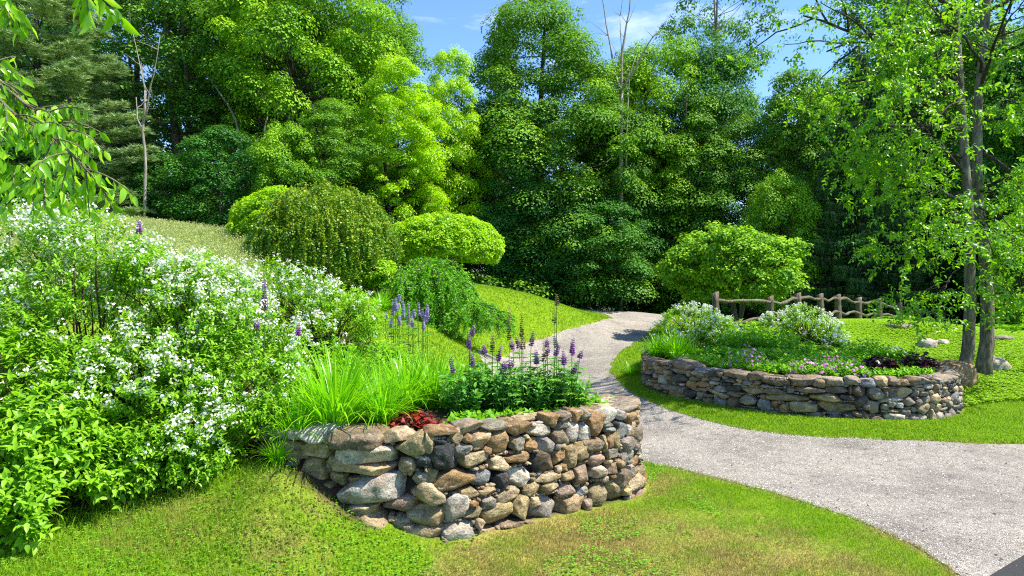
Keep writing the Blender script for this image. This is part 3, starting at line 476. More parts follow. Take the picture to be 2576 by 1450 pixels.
# the near wall
w1 = Wall(W1, TOP1, .10); near_wall = empty('stone_wall', (0, 6.2, 0), 'rounded fieldstone retaining wall with tan and grey stones, curving round the daylily and lupin bed', 'stone wall')
near_wall.location = (0, 0, 0); g = Geo()
boxes(w1, g, CA, .3793, 1080, 1650); boxes(w1, g, CB, .3793, 1800, 1560)
boxes(w1, g, CAQ, .3793, 1080, 1650, prot=.13, dmul=1.4)
fill(w1, g, 'ttyoognpgwk', [(.30, .18), (.2, .13), (.12, .09), (.07, .05), (.045, .035)], 3)
g.build('stonework', M['stone'], near_wall, True)
g = Geo(); core(w1, g, .11, .44, TOP1 - .10); g.build('rubble_fill', M['core'], near_wall)
for x0, x1, y0, y1, an, k, pr in CAPA:
    g = Geo(); place_box(w1, g, None, x0, x1, y0, y1, an, k, .3793, 1080, 1650, prot=pr, dmul=1.5, e=3.6); g.build('capstone', M['stone'], near_wall, True)
caps_each(w1, near_wall, CAPB, .3793, 1800, 1560)
s_a = w1.pick(1010, 1090)[0]; s_b = w1.pick(1440, 1040)[0]; s_c = w1.pick(1560, 1015)[0]
caps_fill(w1, near_wall, s_a, s_b, 5, TOP1 + .015, 'ggnto', rows=((.30, .24),), hmin=.04, hmax=.07)
caps_fill(w1, near_wall, s_b, s_c + .1, 5, TOP1 + .02, 'wgnt', rows=((.30, .26),), hmin=.05, hmax=.08)
caps_fill(w1, near_wall, s_c, w1.L - .2, 6, TOP1 + .02, 'ggnntw', rows=((.12, .28), (.36, .22)), hmin=.05, hmax=.09)
tag(near_wall)
# the far wall
w2 = Wall(W2, TOP2, .07); far_wall = empty('stone_wall', (0, 0, 0), 'weathered grey dry-stone retaining wall round the raised bed with pink flowers, across the driveway', 'stone wall')
g = Geo(); boxes(w2, g, CC, .2717, 2540, 1420, res=9); boxes(w2, g, CD, .2717, 3220, 1460, res=9)
fill(w2, g, 'ggndytwb', [(.32, .17), (.2, .12), (.12, .08), (.07, .05), (.045, .035)], 4)
g.build('stonework', M['stone'], far_wall, True)
g = Geo(); core(w2, g, .11, .44, TOP2 - .08); g.build('rubble_fill', M['core'], far_wall)
caps_each(w2, far_wall, CAPC, .2717, 2540, 1420); caps_each(w2, far_wall, CAPD, .2717, 3220, 1460)
q0 = w2.pick(1640, 940)[0]; q1 = w2.pick(2350, 950)[0]
caps_fill(w2, far_wall, .1, q0, 7, TOP2 + .03, 'gnd'); caps_fill(w2, far_wall, q0, q1, 8, TOP2 - .0, 'gndt', rows=((.32, .24),), hmin=.04, hmax=.07)
caps_fill(w2, far_wall, q1, w2.L - .1, 9, TOP2 + .02, 'gng', rows=((.12, .28), (.34, .2)))
# ------------------------------------------------------------------ plant builders
def blob_points(blobs, dens, lo=.82, hi=1.03, zmin=None):
    """points near the outside of a union of ellipsoids, with the outward direction at each"""
    P_, N_ = [], []
    for k, (c, r) in enumerate(blobs):
        c = np.array(c); r = np.array(r); n = int(dens * 4 * math.pi * ((r[0] * r[1]) ** 1.6 / 3 + (r[0] * r[2]) ** 1.6 / 3 + (r[1] * r[2]) ** 1.6 / 3) ** (1 / 1.6))
        u = rand_unit(n); f = U(lo, hi, n)[:, None]; p = c + u * r * f; keep = np.ones(n, bool)
        for j, (c2, r2) in enumerate(blobs):
            if j != k: keep &= (((p - c2) / r2) ** 2).sum(1) > (lo * .96) ** 2
        P_.append(p[keep]); N_.append(unit(u / r)[keep])
    p = np.concatenate(P_); n = np.concatenate(N_)
    gz_ = H(p[:, 0], p[:, 1]) + .03; k = p[:, 2] > gz_; return p[k], n[k]
def shoots(g, p, d, length, pairs, size, tmpl, bend=.25, droop=.25, aspect=1.0, vb=None):
    """leafy shoots: opposite pairs of leaves along short curved stems"""
    n = len(p); d = unit(d); length = np.broadcast_to(length, (n,)); side = unit(np.cross(d, rand_unit(n))); v0 = U(0, 1, n) if vb is None else vb
    tips = p
    for k in range(pairs):
        t = (k + .5) / pairs; c = p + d * (length * t)[:, None] + A(0, 0, -1) * (bend * length * t * t)[:, None]; tips = c
        ang = k * math.pi / 2 + U(-.4, .4, n); s2 = unit(np.cross(d, side)); sd_ = side * np.cos(ang)[:, None] + s2 * np.sin(ang)[:, None]
        for sg in (1, -1):
            ld = unit(sd_ * sg + d * .75 + A(0, 0, -droop)); nm = unit(d * .6 + A(0, 0, .8) + rand_unit(n) * .35)
            leaves(g, c, ld, nm, size * U(.7, 1.15, n) * (1 - .35 * abs(t - .5)), tmpl, np.clip(.25 * v0 + .35 * t + U(0, .4, n), 0, 1))
    return tips
def blossoms(g, c, rad, per, size):
    """clusters of small five-petalled flowers"""
    n = len(c); idx = np.repeat(np.arange(n), per); m = len(idx); fc = c[idx] + rand_unit(m) * np.broadcast_to(rad, (n,))[idx][:, None] * A(1, 1, .75) * (U(.3, 1, m) ** .5)[:, None]
    nr = unit(unit(fc - c[idx]) + A(0, -.15, .5) + rand_unit(m) * .3); a = unit(np.cross(nr, rand_unit(m))); b = np.cross(nr, a); v = U(.2, 1, m)
    for k in range(5):
        th = k * 2 * math.pi / 5; dd = a * math.cos(th) + b * math.sin(th); leaves(g, fc, unit(dd + nr * .25), nr, size * U(.8, 1.2, m), LF_W, v)
def canes(g, base, tips, r0, n=6, arch=.3):
    for tp in tips:
        b = base + A(U(-.12, .12), U(-.12, .12), -.05); mid = (b + tp) / 2 + A(0, 0, arch * np.linalg.norm(tp - b)) ; t = np.linspace(0, 1, n)[:, None]
        tube(g, (1 - t) ** 2 * b + 2 * t * (1 - t) * mid + t * t * tp + rand_unit(n) * .015, np.linspace(r0, r0 * .35, n), 4)
def shrub(name, label, cat, blobs, base, dens, length, pairs, size, matn, fl=None, group=None, ncane=60, bend=.25, tmpl=LF_L, up=.55, inner=True, flz=None):
    b = A(base[0], base[1], Hs(*base)); r = empty(name, b, label, cat, group); blobs = [(np.array(c) , np.array(q)) for c, q in blobs]
    p, n = blob_points(blobs, dens)
    if inner:
        p2, n2 = blob_points(blobs, dens * .4, .5, .82); p = np.concatenate([p, p2]); n = np.concatenate([n, n2])
    d = unit(n + A(0, 0, up) + rand_unit(len(n)) * .45); g = Geo(); ln = U(.7, 1.3, len(p)) * length
    clump = fbm(p * 2.6, 21, 2); k = clump > .385; p, d, ln, n = p[k], d[k], ln[k], n[k]
    tips = shoots(g, p - b - d * ln[:, None] * .5, d, ln, pairs, size, tmpl, bend)
    g.build('foliage', M[matn], r)
    g = Geo(); pick = rng.choice(len(p), min(ncane, len(p)), False); canes(g, A(0, 0, 0), (p - b)[pick], .014)
    g.build('branches', M['twig'], r)
    if fl:
        cnt, rad, per, fs = fl; w = np.clip(n[:, 2] + .55, .02, 2) ** 1.5
        if flz is not None: w = w * flz(p)
        cl = fbm(p * 1.9, 33, 2); w = w * np.clip((cl - .36) * 6, .05, 1.5)
        w /= w.sum(); pick = rng.choice(len(p), min(cnt, len(p)), False, w); g = Geo(); rr = rad * U(.6, 1.35, len(pick)); blossoms(g, tips[pick] + d[pick] * .04, rr, per, fs); g.build('blossom', M['white'], r)
    return r
def BL(px, py, d, r, ry=None, rz=None): return (P(px, py, d), A(r, ry or r * .85, rz or r))
# the big white-flowering shrubs on the bank
shrub('flowering_shrub', 'large white-flowered shrub at the left edge of the photo, tallest of the white shrubs', 'shrub',
      [BL(30, 770, 6.5, .95), BL(190, 770, 6.4, .90), BL(120, 950, 6.0, .85), BL(330, 850, 6.4, .92), BL(330, 1030, 6.0, .70)], (-4.0, 6.5), 180, .23, 5, .055, 'deutzia', (1000, .053, 12, .0125), 'white-flowered shrubs on the bank')
shrub('flowering_shrub', 'white-flowered arching shrub between the leafy left-edge shrub and the daylilies', 'shrub',
      [BL(490, 850, 6.7, .80), BL(430, 790, 6.9, .70), BL(580, 950, 6.5, .62), BL(500, 1050, 6.2, .55), BL(640, 880, 6.8, .45), BL(665, 1060, 6.2, .28), BL(560, 1110, 5.9, .26), BL(460, 1130, 5.8, .30), BL(380, 1140, 5.7, .34)], (-2.9, 6.7), 180, .21, 5, .050, 'deutzia', (700, .048, 11, .012), 'white-flowered shrubs on the bank')
shrub('flowering_shrub', 'pale green shrub with sparse white flowers, left of the lavender lupins', 'shrub',
      [BL(760, 800, 8.8, .62), BL(850, 820, 8.9, .52), BL(690, 760, 8.9, .55), BL(800, 880, 8.3, .42), BL(900, 800, 9.0, .30)], (-2.4, 8.9), 170, .20, 5, .050, 'deutzia', (330, .033, 8, .013), 'white-flowered shrubs on the bank', up=.8)
shrub('leafy_shrub', 'bright green leafy shrub with hardly any flowers, bottom left corner under the white shrub', 'shrub',
      [BL(20, 1000, 5.5, .52), BL(70, 1120, 5.2, .42), BL(0, 1200, 4.9, .36), BL(130, 1030, 5.6, .36), BL(40, 1290, 4.7, .18), BL(180, 1170, 5.3, .30), BL(270, 1150, 5.6, .34)], (-4.0, 5.5), 150, .26, 5, .085, 'deutzia', (14, .04, 10, .018), up=.7)
# the shrubs behind the far wall
shrub('flowering_shrub', 'white-flowered shrub by the gravel drive behind the left end of the far wall', 'shrub',
      [BL(1740, 838, 14.3, .72, .6, .58), BL(1670, 862, 14.2, .42), BL(1810, 850, 14.2, .46), BL(1720, 880, 13.9, .40)], (3.8, 14.3), 230, .18, 4, .055, 'deutzia', (420, .036, 7, .016), 'white-flowered shrubs behind the far wall', up=.9)
shrub('flowering_shrub', 'white-flowered shrub in front of the rail fence, above the pink flowers', 'shrub',
      [BL(2020, 832, 14.8, .62, .5, .55), BL(2080, 850, 14.5, .38), BL(1950, 830, 14.9, .34), BL(2100, 880, 14.2, .26)], (6.4, 14.8), 230, .18, 4, .055, 'deutzia', (360, .036, 7, .016), 'white-flowered shrubs behind the far wall', up=.9)

# ------------------------------------------------------------------ clipped and weeping garden trees
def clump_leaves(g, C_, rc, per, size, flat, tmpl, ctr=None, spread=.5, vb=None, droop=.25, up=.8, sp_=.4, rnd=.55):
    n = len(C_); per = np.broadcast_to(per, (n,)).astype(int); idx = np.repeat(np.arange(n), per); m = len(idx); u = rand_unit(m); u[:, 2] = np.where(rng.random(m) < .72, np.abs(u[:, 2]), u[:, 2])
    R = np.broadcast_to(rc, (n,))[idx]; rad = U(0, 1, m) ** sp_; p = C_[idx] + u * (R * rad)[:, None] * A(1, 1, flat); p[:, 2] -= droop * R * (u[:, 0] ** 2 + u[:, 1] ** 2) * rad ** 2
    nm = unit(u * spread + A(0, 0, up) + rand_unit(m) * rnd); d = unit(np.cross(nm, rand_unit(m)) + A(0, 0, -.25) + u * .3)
    v = np.clip((U(0, 1, n) if vb is None else vb)[idx] * .45 + .2 * u[:, 2] * rad + U(0, .45, m), 0, 1); leaves(g, p, d, nm, size * U(.7, 1.3, m), tmpl, v)  # leaves high in a clump get a lighter value: sunlit tops painted in
def ball_tree(name, label, cat, c, r, base, matn, nclump, rc, per, size, flat=.6, trunk=.07, stems=1, cut=-.6, lump=.12, tmpl=LF_W, f0=.55):
    b = A(base[0], base[1], Hs(*base)); o = empty(name, b, label, cat); c = np.array(c) - b; r = np.array(r); g = Geo()
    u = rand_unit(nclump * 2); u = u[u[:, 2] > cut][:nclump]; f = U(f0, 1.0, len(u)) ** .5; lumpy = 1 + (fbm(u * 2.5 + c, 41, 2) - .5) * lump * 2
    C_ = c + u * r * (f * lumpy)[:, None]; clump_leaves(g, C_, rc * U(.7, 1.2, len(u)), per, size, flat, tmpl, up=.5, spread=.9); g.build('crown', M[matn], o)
    g = Geo()
    for k in range(stems):
        a = A(U(-.1, .1) * (stems > 1), U(-.1, .1) * (stems > 1), -.1); e = c + A(U(-.3, .3) * r[0] * (stems > 1), 0, -.1 * r[2]); t = np.linspace(0, 1, 6)[:, None]; tube(g, a * (1 - t) + e * t + rand_unit(6) * .03, np.linspace(trunk, trunk * .6, 6), 7)
        for j in range(9):
            tgt = C_[rng.integers(len(C_))]; t = np.linspace(0, 1, 5)[:, None]; q = a * (1 - .75) + e * .75; tube(g, q * (1 - t) + tgt * t + A(0, 0, .12) * t * (1 - t) * 4 + rand_unit(5) * .02, np.linspace(trunk * .4, .008, 5), 4)
    g.build('trunk', M['bark'], o); return o
ball_tree('umbrella_tree', 'small flat-topped bright yellow-green tree like an umbrella, behind the weeping spruce', 'tree', P(1112, 622, 20), (1.72, 1.5, .92), (P(1112, 700, 20)[0], 20), 'yellow', 950, .18, 75, .06, .7, .07, 1, -.45, .05, f0=.84)
ball_tree('clipped_shrub', 'flat-topped yellow-green shrub sticking out left of the weeping bush', 'shrub', P(700, 575, 18.2), (1.15, 1.1, 1.0), (P(700, 690, 18.2)[0], 18.2), 'yellow', 480, .22, 70, .065, .7, .05, 3, -.8, .10, f0=.8)
ball_tree('round_tree', 'small rounded light green tree behind the white shrubs and left of the fence', 'tree', P(1852, 672, 21), (1.85, 1.7, 1.22), (P(1852, 760, 21)[0], 21), 'maple_bright', 560, .30, 75, .085, .6, .07, 4, -.85, .42)
def strands(g, starts, dirs, length, size, matv, side, step=.05, tmpl=LF_D, out=.35, pull=1.6):
    """hanging leafy strands that start outwards and then fall"""
    n = len(starts); p = starts.copy(); d = unit(dirs); k = int(length / step); L_ = U(.5, 1, n) * k; v0 = U(0, .5, n)
    for j in range(k):
        live = j < L_; d = unit(d + A(0, 0, -pull * step / max(.2, length) * 4) + rand_unit(n) * .2); p = p + d * step
        for _ in range(side):
            m = int(live.sum()); 
            if not m: return
            ld = unit(rand_unit(m) + d[live] * .6); leaves(g, p[live] + rand_unit(m) * .012, ld, unit(A(0, 0, 1) + rand_unit(m) * .8), size * U(.6, 1.2, m), tmpl, np.clip(v0[live] + U(0, .45, m) + .15 * (p[live][:, 2] > p[:, 2].mean()), 0, 1))
# weeping bush
b = A(P(820, 715, 16)[0], 16, 0); b[2] = Hs(b[0], b[1]); o = empty('weeping_bush', b, 'dark green weeping bush with orange-tinged tips, a tall dome hanging to the ground', 'shrub'); c = P(815, 610, 16) - b; r = A(1.62, 1.5, 1.22)
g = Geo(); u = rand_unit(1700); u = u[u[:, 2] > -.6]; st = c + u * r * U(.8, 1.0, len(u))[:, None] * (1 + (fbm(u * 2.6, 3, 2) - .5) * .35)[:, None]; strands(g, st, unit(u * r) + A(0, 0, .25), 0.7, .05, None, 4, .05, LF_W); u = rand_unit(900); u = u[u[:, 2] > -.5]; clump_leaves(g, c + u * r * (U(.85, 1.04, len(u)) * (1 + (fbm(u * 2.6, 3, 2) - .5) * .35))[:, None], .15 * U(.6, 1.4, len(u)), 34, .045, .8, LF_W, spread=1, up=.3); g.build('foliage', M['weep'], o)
g = Geo(); tube(g, [(0, 0, -.1), (.05, 0, .5), (-.03, .03, 1.0), c], [.09, .08, .07, .04], 7)
for k in range(40): e = c + rand_unit(1)[0] * r * A(.8, .8, .7) ; tube(g, [c + A(0, 0, -.4), (c + e) / 2 + A(0, 0, .25), e], [.025, .015, .006], 4)
g.build('branches', M['bark_dark'], o)
ball_tree('low_bush', 'low yellow-tipped bush at the right foot of the weeping bush', 'shrub', P(955, 690, 15.4), (.36, .35, .34), (P(955, 720, 15.4)[0], 15.4), 'yellow', 70, .13, 45, .05, .7, .02, 3, -.9)
# weeping spruces
LF_N_W = (A([0, .13, 0], [0, -.13, 0], [1, 0, 0]), np.array([[0, 1, 2]]))
def weeping_spruce(label, apexes, n, length, size):
    bx = P(*apexes[0][:3]); b = A(bx[0], bx[1], Hs(bx[0], bx[1])); o = empty('weeping_spruce', b, label, 'conifer'); g = Geo(); gb = Geo()
    for px, py, d, rx, nn, ln in [a + (n_, l_) for a, n_, l_ in [((q[0], q[1], q[2], q[3]), q[4], q[5]) for q in apexes]]:
        top = P(px, py, d) - b
        for k in range(nn):
            az = U(0, 2 * math.pi); st = top + A(math.cos(az) * rx * U(0, .5), math.sin(az) * rx * U(0, .5), -U(0, .25)); m = int(ln / .06); q = [st]; dd = unit(A(math.cos(az), math.sin(az), U(-.1, .5))); gzz = None
            for j in range(m):
                dd = unit(dd + A(0, 0, -.14) + rand_unit(1)[0] * .10); nx_ = q[-1] + dd * .06; zz = Hs(nx_[0] + b[0], nx_[1] + b[1]) - b[2] + .06 if j % 6 == 0 or gzz is None else gzz; gzz = zz
                if nx_[2] < zz: nx_[2] = zz + .01; dd = unit(A(dd[0], dd[1], .02))
                q.append(nx_)
            q = np.array(q)[: int(m * U(.5, 1)) + 3]; tube(gb, q, np.linspace(.014, .005, len(q)), 4)
            # short side shoots along the limb, each bristling with needles
            ds = unit(np.gradient(q, axis=0)); rep = 3; c_ = np.repeat(q, rep, 0) ; dd_ = unit(np.repeat(ds, rep, 0) * .7 + rand_unit(len(c_)) * .75 + A(0, 0, -.25)); L_ = U(.06, .16, len(c_))
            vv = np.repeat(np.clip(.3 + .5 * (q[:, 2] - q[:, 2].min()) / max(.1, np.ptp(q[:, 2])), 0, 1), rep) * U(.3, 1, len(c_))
            for s_ in range(5):
                pc = c_ + dd_ * (L_ * s_ / 5)[:, None]
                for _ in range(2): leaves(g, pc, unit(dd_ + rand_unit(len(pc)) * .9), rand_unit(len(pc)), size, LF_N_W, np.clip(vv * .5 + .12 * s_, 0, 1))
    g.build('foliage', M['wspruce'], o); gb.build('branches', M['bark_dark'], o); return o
weeping_spruce('bright green weeping spruce mound between the two dome-shaped plants and the lawn', [(1085, 655, 15.5, .45, 75, 1.5), (1120, 690, 15.5, .5, 55, 1.3), (1045, 690, 15.2, .3, 40, 1.1)], 0, 0, .055)
weeping_spruce('lower dark weeping spruce sprawling on the lawn at the right of the taller spruce mound', [(1200, 762, 15.0, .35, 45, .8), (1245, 785, 14.8, .25, 30, .5), (1165, 775, 14.9, .25, 28, .6)], 0, 0, .05)

# ------------------------------------------------------------------ grassy and leafy perennials
def lily_mesh(nb=230, h=.62, spread=.42, w=.011, seed=0):
    g = Geo(); az = U(0, 2 * math.pi, nb); r0 = U(0, .14, nb) * spread / .4; lean = U(.15, 1.35, nb); L_ = h * U(.6, 1.25, nb); k = 6
    base = np.stack([np.cos(az) * r0, np.sin(az) * r0, np.zeros(nb) - .02], -1); hd = np.stack([np.cos(az), np.sin(az), 0 * az], -1); wd = np.stack([-np.sin(az), np.cos(az), 0 * az], -1); V = []
    tilt = U(-.5, .5, nb)
    for j in range(k + 1):
        t = j / k; th = lean * (.25 + 1.35 * t); ww = w * (1 - t ** 2.2) + .0006
        if j == 0: c = base
        else: c = c + (hd * np.sin(th)[:, None] + A(0, 0, 1) * np.cos(th)[:, None] + wd * (tilt * .12)[:, None]) * (L_ / k)[:, None]
        V += [c + wd * ww, c - wd * ww]
    V = np.stack(V, 1); m = 2 * (k + 1); q = np.array([[2 * j, 2 * j + 1, 2 * j + 3, 2 * j + 2] for j in range(k)]); f = (np.arange(nb)[:, None, None] * m + q).reshape(-1, 4)
    v = np.clip(U(0, .7, nb)[:, None] + np.repeat(np.linspace(0, .3, k + 1), 2)[None], 0, 1); g.add(V.reshape(-1, 3), f, v.ravel()); return g  # value drops towards the blade base, painting in the shade low in the clump
LIL = [lily_mesh(260, .78, .5, .0095).mesh('daylily_blades', M['lily']), lily_mesh(220, .68, .45, .010).mesh('daylily_blades', M['lily']), lily_mesh(200, .60, .4, .009).mesh('daylily_blades', M['lily'])]
def place_lily(px, d, s, label, k=0, group=None, x=None, dz=0):
    x = (px - CX) * d / F if x is None else x; o = link('daylily_clump', LIL[k], None, (x, d, Hs(x, d) + dz), U(0, 6.28), (s, s, s)); return tag(o, label, 'plant', group)
G1 = 'daylily clumps in the near bed'
for px, d, s, k, lb in [(845, 6.35, 1.0, 0, 'biggest arching daylily clump, right behind the left end of the near wall'), (960, 6.55, .82, 1, 'arching daylily clump next left of the red-leaved plant'),
                        (745, 6.25, .72, 1, 'daylily clump spilling down at the very left end of the near wall'), (700, 6.05, .5, 2, 'small daylily tuft under the white shrub, left of the near wall'),
                        (790, 6.9, .85, 0, 'daylily clump behind the biggest one, beside the white shrub'), (905, 7.1, .9, 1, 'middle daylily clump in the near bed, second row back'),
                        (1020, 7.2, .85, 0, 'daylily clump above the red-leaved plant'), (1090, 7.45, .9, 1, 'daylily clump next to the leftmost purple lupins'),
                        (960, 7.9, .85, 2, 'daylily clump in the third row, below the lavender lupins'), (1060, 8.2, .85, 0, 'upright daylily clump at the back of the near bed, below the lawn'),
                        (1150, 8.3, .72, 1, 'rearmost daylily clump left of the tall seed stalks'), (870, 8.1, .8, 2, 'daylily clump under the sparse pale green flowering shrub'), (1140, 7.7, .7, 2, 'daylily clump among the leftmost purple lupins')]:
    place_lily(px, d, s, lb, k, G1)
G2 = 'daylily clumps behind the far wall'
for px, d, s, k, lb in [(1700, 13.25, .85, 0, 'large daylily clump above the left end of the far wall'), (1655, 13.5, .75, 1, 'daylily clump hanging over the leftmost stones of the far wall'), (1745, 13.3, .6, 2, 'small daylily clump between the far wall steps and the green cover')]:
    place_lily(px, d, s, lb, k, G2)
tag(link('daylily_clump', LIL[2], None, (2.42, 13.9, Hs(2.42, 13.9)), 1, (.55, .55, .45)), 'low daylily tuft on the grass strip outside the left end of the far wall', 'plant', G2)
G3 = 'daylily clumps on the lawn bank'
place_lily(960, 14.2, .62, 'grassy clump on the lawn at the foot of the weeping bush', 1, G3); place_lily(1012, 14.0, .62, 'grassy clump on the lawn between the weeping bush and the weeping spruce', 2, G3)
def herb(name, label, cat, x, y, stems, h, size, matn, spread, pairs=6, group=None, tmpl=LF_L, lean=.25, z=None):
    z = Hs(x, y) if z is None else z; g = Geo(); a = U(0, 6.28, stems); r = spread * U(0, 1, stems) ** .5; p = np.stack([np.cos(a) * r, np.sin(a) * r, 0 * a], -1); dd = unit(np.stack([np.cos(a) * lean * r / spread, np.sin(a) * lean * r / spread, 1 + 0 * a], -1) + rand_unit(stems) * .08)
    p[:, 2] = H(p[:, 0] + x, p[:, 1] + y) - z; L_ = h * U(.45, 1.15, stems) * (1 - .25 * (r / spread) ** 2); shoots(g, p, dd, L_, pairs, size, tmpl, .05, .1)
    for k in range(stems): tube(g, [p[k], p[k] + dd[k] * L_[k] * .95], [.004, .002], 3, .1) if k < 60 else None
    o = g.build(name, M[matn]); o.location = (x, y, z); return tag(o, label, cat, group)
def XY(px, d): return (px - CX) * d / F, d
# far bed: upright leafy clumps
for px, d, st, h, sp, lb in [(1868, 13.6, 150, .66, .42, 'upright bright green leafy clump below the two left fence posts'), (1945, 13.4, 140, .62, .40, 'upright leafy clump left of the right-hand white shrub'), (1990, 13.0, 110, .48, .36, 'pale leafy clump in front of the right-hand white shrub'),
                         (1815, 12.9, 50, .33, .2, 'small leafy clump next right of the big daylily'), (2190, 12.6, 150, .46, .48, 'dark green leafy clump in tree shade, left of the boulders'), (2265, 12.3, 80, .34, .3, 'dark leafy clump behind the right purple-leaved plant'), (1875, 15.2, 80, .55, .4, 'leafy clump right behind the first fence post')]:
    x, y = XY(px, d); herb('leafy_perennial', lb, 'plant', x, y, st, h, .10, 'herb', sp, 6, 'leafy perennials behind the far wall')
# far bed: low green cover that nobody could count
xs = U(3.0, 7.6, 5200); ys = U(10.6, 14.2, 5200); q = np.stack([xs, ys], -1); s2_ = F2(q[:, 0], q[:, 1]); k = (s2_ < -.42) & ((xs - 3.0) * .35 + ys < 14.6) ; q = q[k]; hz = H(q[:, 0], q[:, 1])
g = Geo(); shoots(g, np.stack([q[:, 0], q[:, 1], hz], -1), unit(A(0, 0, 1) + rand_unit(len(q)) * .4), U(.12, .30, len(q)) * (.6 + .9 * fbm(q * 1.6, 91)) * (.55 + .45 * smooth(-.7, -1.5, F2(q[:, 0], q[:, 1]))), 4, .095, LF_L, .05, .0); tag(g.build('green_ground_cover', M['herb']), kind='stuff')
# near bed: low light foliage along the wall
q = np.stack([U(-.6, 1.2, 900), U(6.1, 7.7, 900)], -1); s1_ = F1(q[:, 0], q[:, 1]); q = q[(s1_ < -.36) & (s1_ > -.85)]; hz = H(q[:, 0], q[:, 1]); g = Geo()
shoots(g, np.stack([q[:, 0], q[:, 1], hz], -1), unit(A(0, -.2, 1) + rand_unit(len(q)) * .6), U(.05, .14, len(q)), 2, .055, LF_M, .05, .1); tag(g.build('pale_ground_cover', M['fern']), kind='stuff')
# red and purple heucheras
def heuchera(label, px, d, rad, h, matn, n, size):
    x, y = XY(px, d); z = Hs(x, y); o = empty('coral_bells', (x, y, z), label, 'plant', None); g = Geo(); gs = Geo(); a = U(0, 6.28, n); r = rad * U(0, 1, n) ** .5; p = np.stack([np.cos(a) * r, np.sin(a) * r * .8, h * np.sqrt(np.clip(1 - (r / rad / 1.1) ** 2, 0, 1)) * U(.6, 1.05, n)], -1)
    nm = unit(np.stack([np.cos(a) * r / rad, np.sin(a) * r / rad, 0 * a + .9], -1) + rand_unit(n) * .5); d_ = unit(np.stack([np.cos(a), np.sin(a), 0 * a - .3], -1) + rand_unit(n) * .5); leaves(g, p, d_, nm, size * U(.6, 1.2, n), LF_M, U(0, 1, n))
    for k in range(0, n, 5): tube(gs, [p[k] * A(.3, .3, 0), p[k] * A(.8, .8, .7), p[k]], [.003, .003, .002], 3, .3)
    g.build('foliage', M[matn], o); gs.build('stems', M[matn], o)
heuchera('red-leaved plant glowing in the sun behind the near wall', 1045, 6.28, .22, .17, 'red', 260, .06)
heuchera('small trailing patch of red leaves just right of the bigger red-leaved plant', 1115, 6.3, .10, .08, 'red', 50, .045)
heuchera('dark purple-leaved plant behind the far wall, left of its purple neighbour', 2212, 11.2, .28, .32, 'purple_leaf', 220, .09)
heuchera('dark purple-leaved plant behind the far wall, nearer the tree trunks', 2308, 11.45, .30, .34, 'purple_leaf', 220, .09)
def geranium(label, px, d, rad, h, nf):
    x, y = XY(px, d); z = Hs(x, y); o = empty('flower_cushion', (x, y, z), label, 'flowers', None); n = int(900 * rad); g = Geo(); u = rand_unit(n); u[:, 2] = np.abs(u[:, 2]); p = u * A(rad, rad * .8, h) * U(.5, 1, n)[:, None]
    shoots(g, p, unit(u + A(0, 0, .5)), .08, 3, .035, LF_D); g.build('foliage', M['herb'], o); u = rand_unit(nf); u[:, 2] = np.abs(u[:, 2]); c = u * A(rad, rad * .8, h) * U(.85, 1.25, (nf, 1)) + A(0, 0, .02); g = Geo(); nr = unit(u + A(0, -.7, .5)); a_ = unit(np.cross(nr, rand_unit(nf))); b_ = np.cross(nr, a_)
    for k in range(5): th = k * 1.2566; leaves(g, c, a_ * math.cos(th) + b_ * math.sin(th), nr, .026 * U(.8, 1.2, nf), LF_W, U(0, 1, nf))
    g.build('blossom', M['pink'], o)
geranium('pink-flowered cushion above the left half of the far wall', 1882, 11.8, .36, .34, 90)
geranium('pale pink flowering patch just left of the bright magenta one on the far wall', 2030, 11.15, .34, .22, 60)
geranium('widest magenta-flowered cushion, in the middle behind the far wall', 2110, 11.15, .50, .26, 110)
# ferns
def fern(label, px, d, s, n=16):
    x, y = XY(px, d); g = Geo()
    for k in range(n):
        az = k / n * 6.28 + U(-.2, .2); t = np.linspace(0, 1, 14); hd = A(math.cos(az), math.sin(az), 0); L_ = s * U(.7, 1.1); q = hd * (L_ * t)[:, None] + A(0, 0, 1) * (L_ * (1.1 * t - .85 * t * t))[:, None]; tube(g, q, .004, 3, .3); w = np.cross(hd, A(0, 0, 1)); ds = unit(np.gradient(q, axis=0))
        for sg in (1, -1): leaves(g, q[1:], unit(w * sg + ds[1:] * .4), np.tile(A(0, 0, 1), (13, 1)), s * .28 * np.sin(math.pi * np.clip(t[1:] * .9 + .08, 0, 1)), (LF_D[0] * A(1, .8, 1), LF_D[1]), U(0, 1, 13))
    o = g.build('fern', M['fern']); o.location = (x, y, Hs(x, y)); return tag(o, label, 'fern', 'ferns along the edge of the wood')
for px, d, s, lb in [(2262, 20, .55, 'light green fern at the low right end of the rail fence'), (2305, 19.5, .45, 'fern just right of the one at the fence end'), (2235, 20.4, .4, 'small fern under the last fence rails'), (2545, 17.5, .6, 'fern at the forest edge right of the double trunks'), (2495, 18, .5, 'fern close behind the right trunk')]: fern(lb, px, d, s)

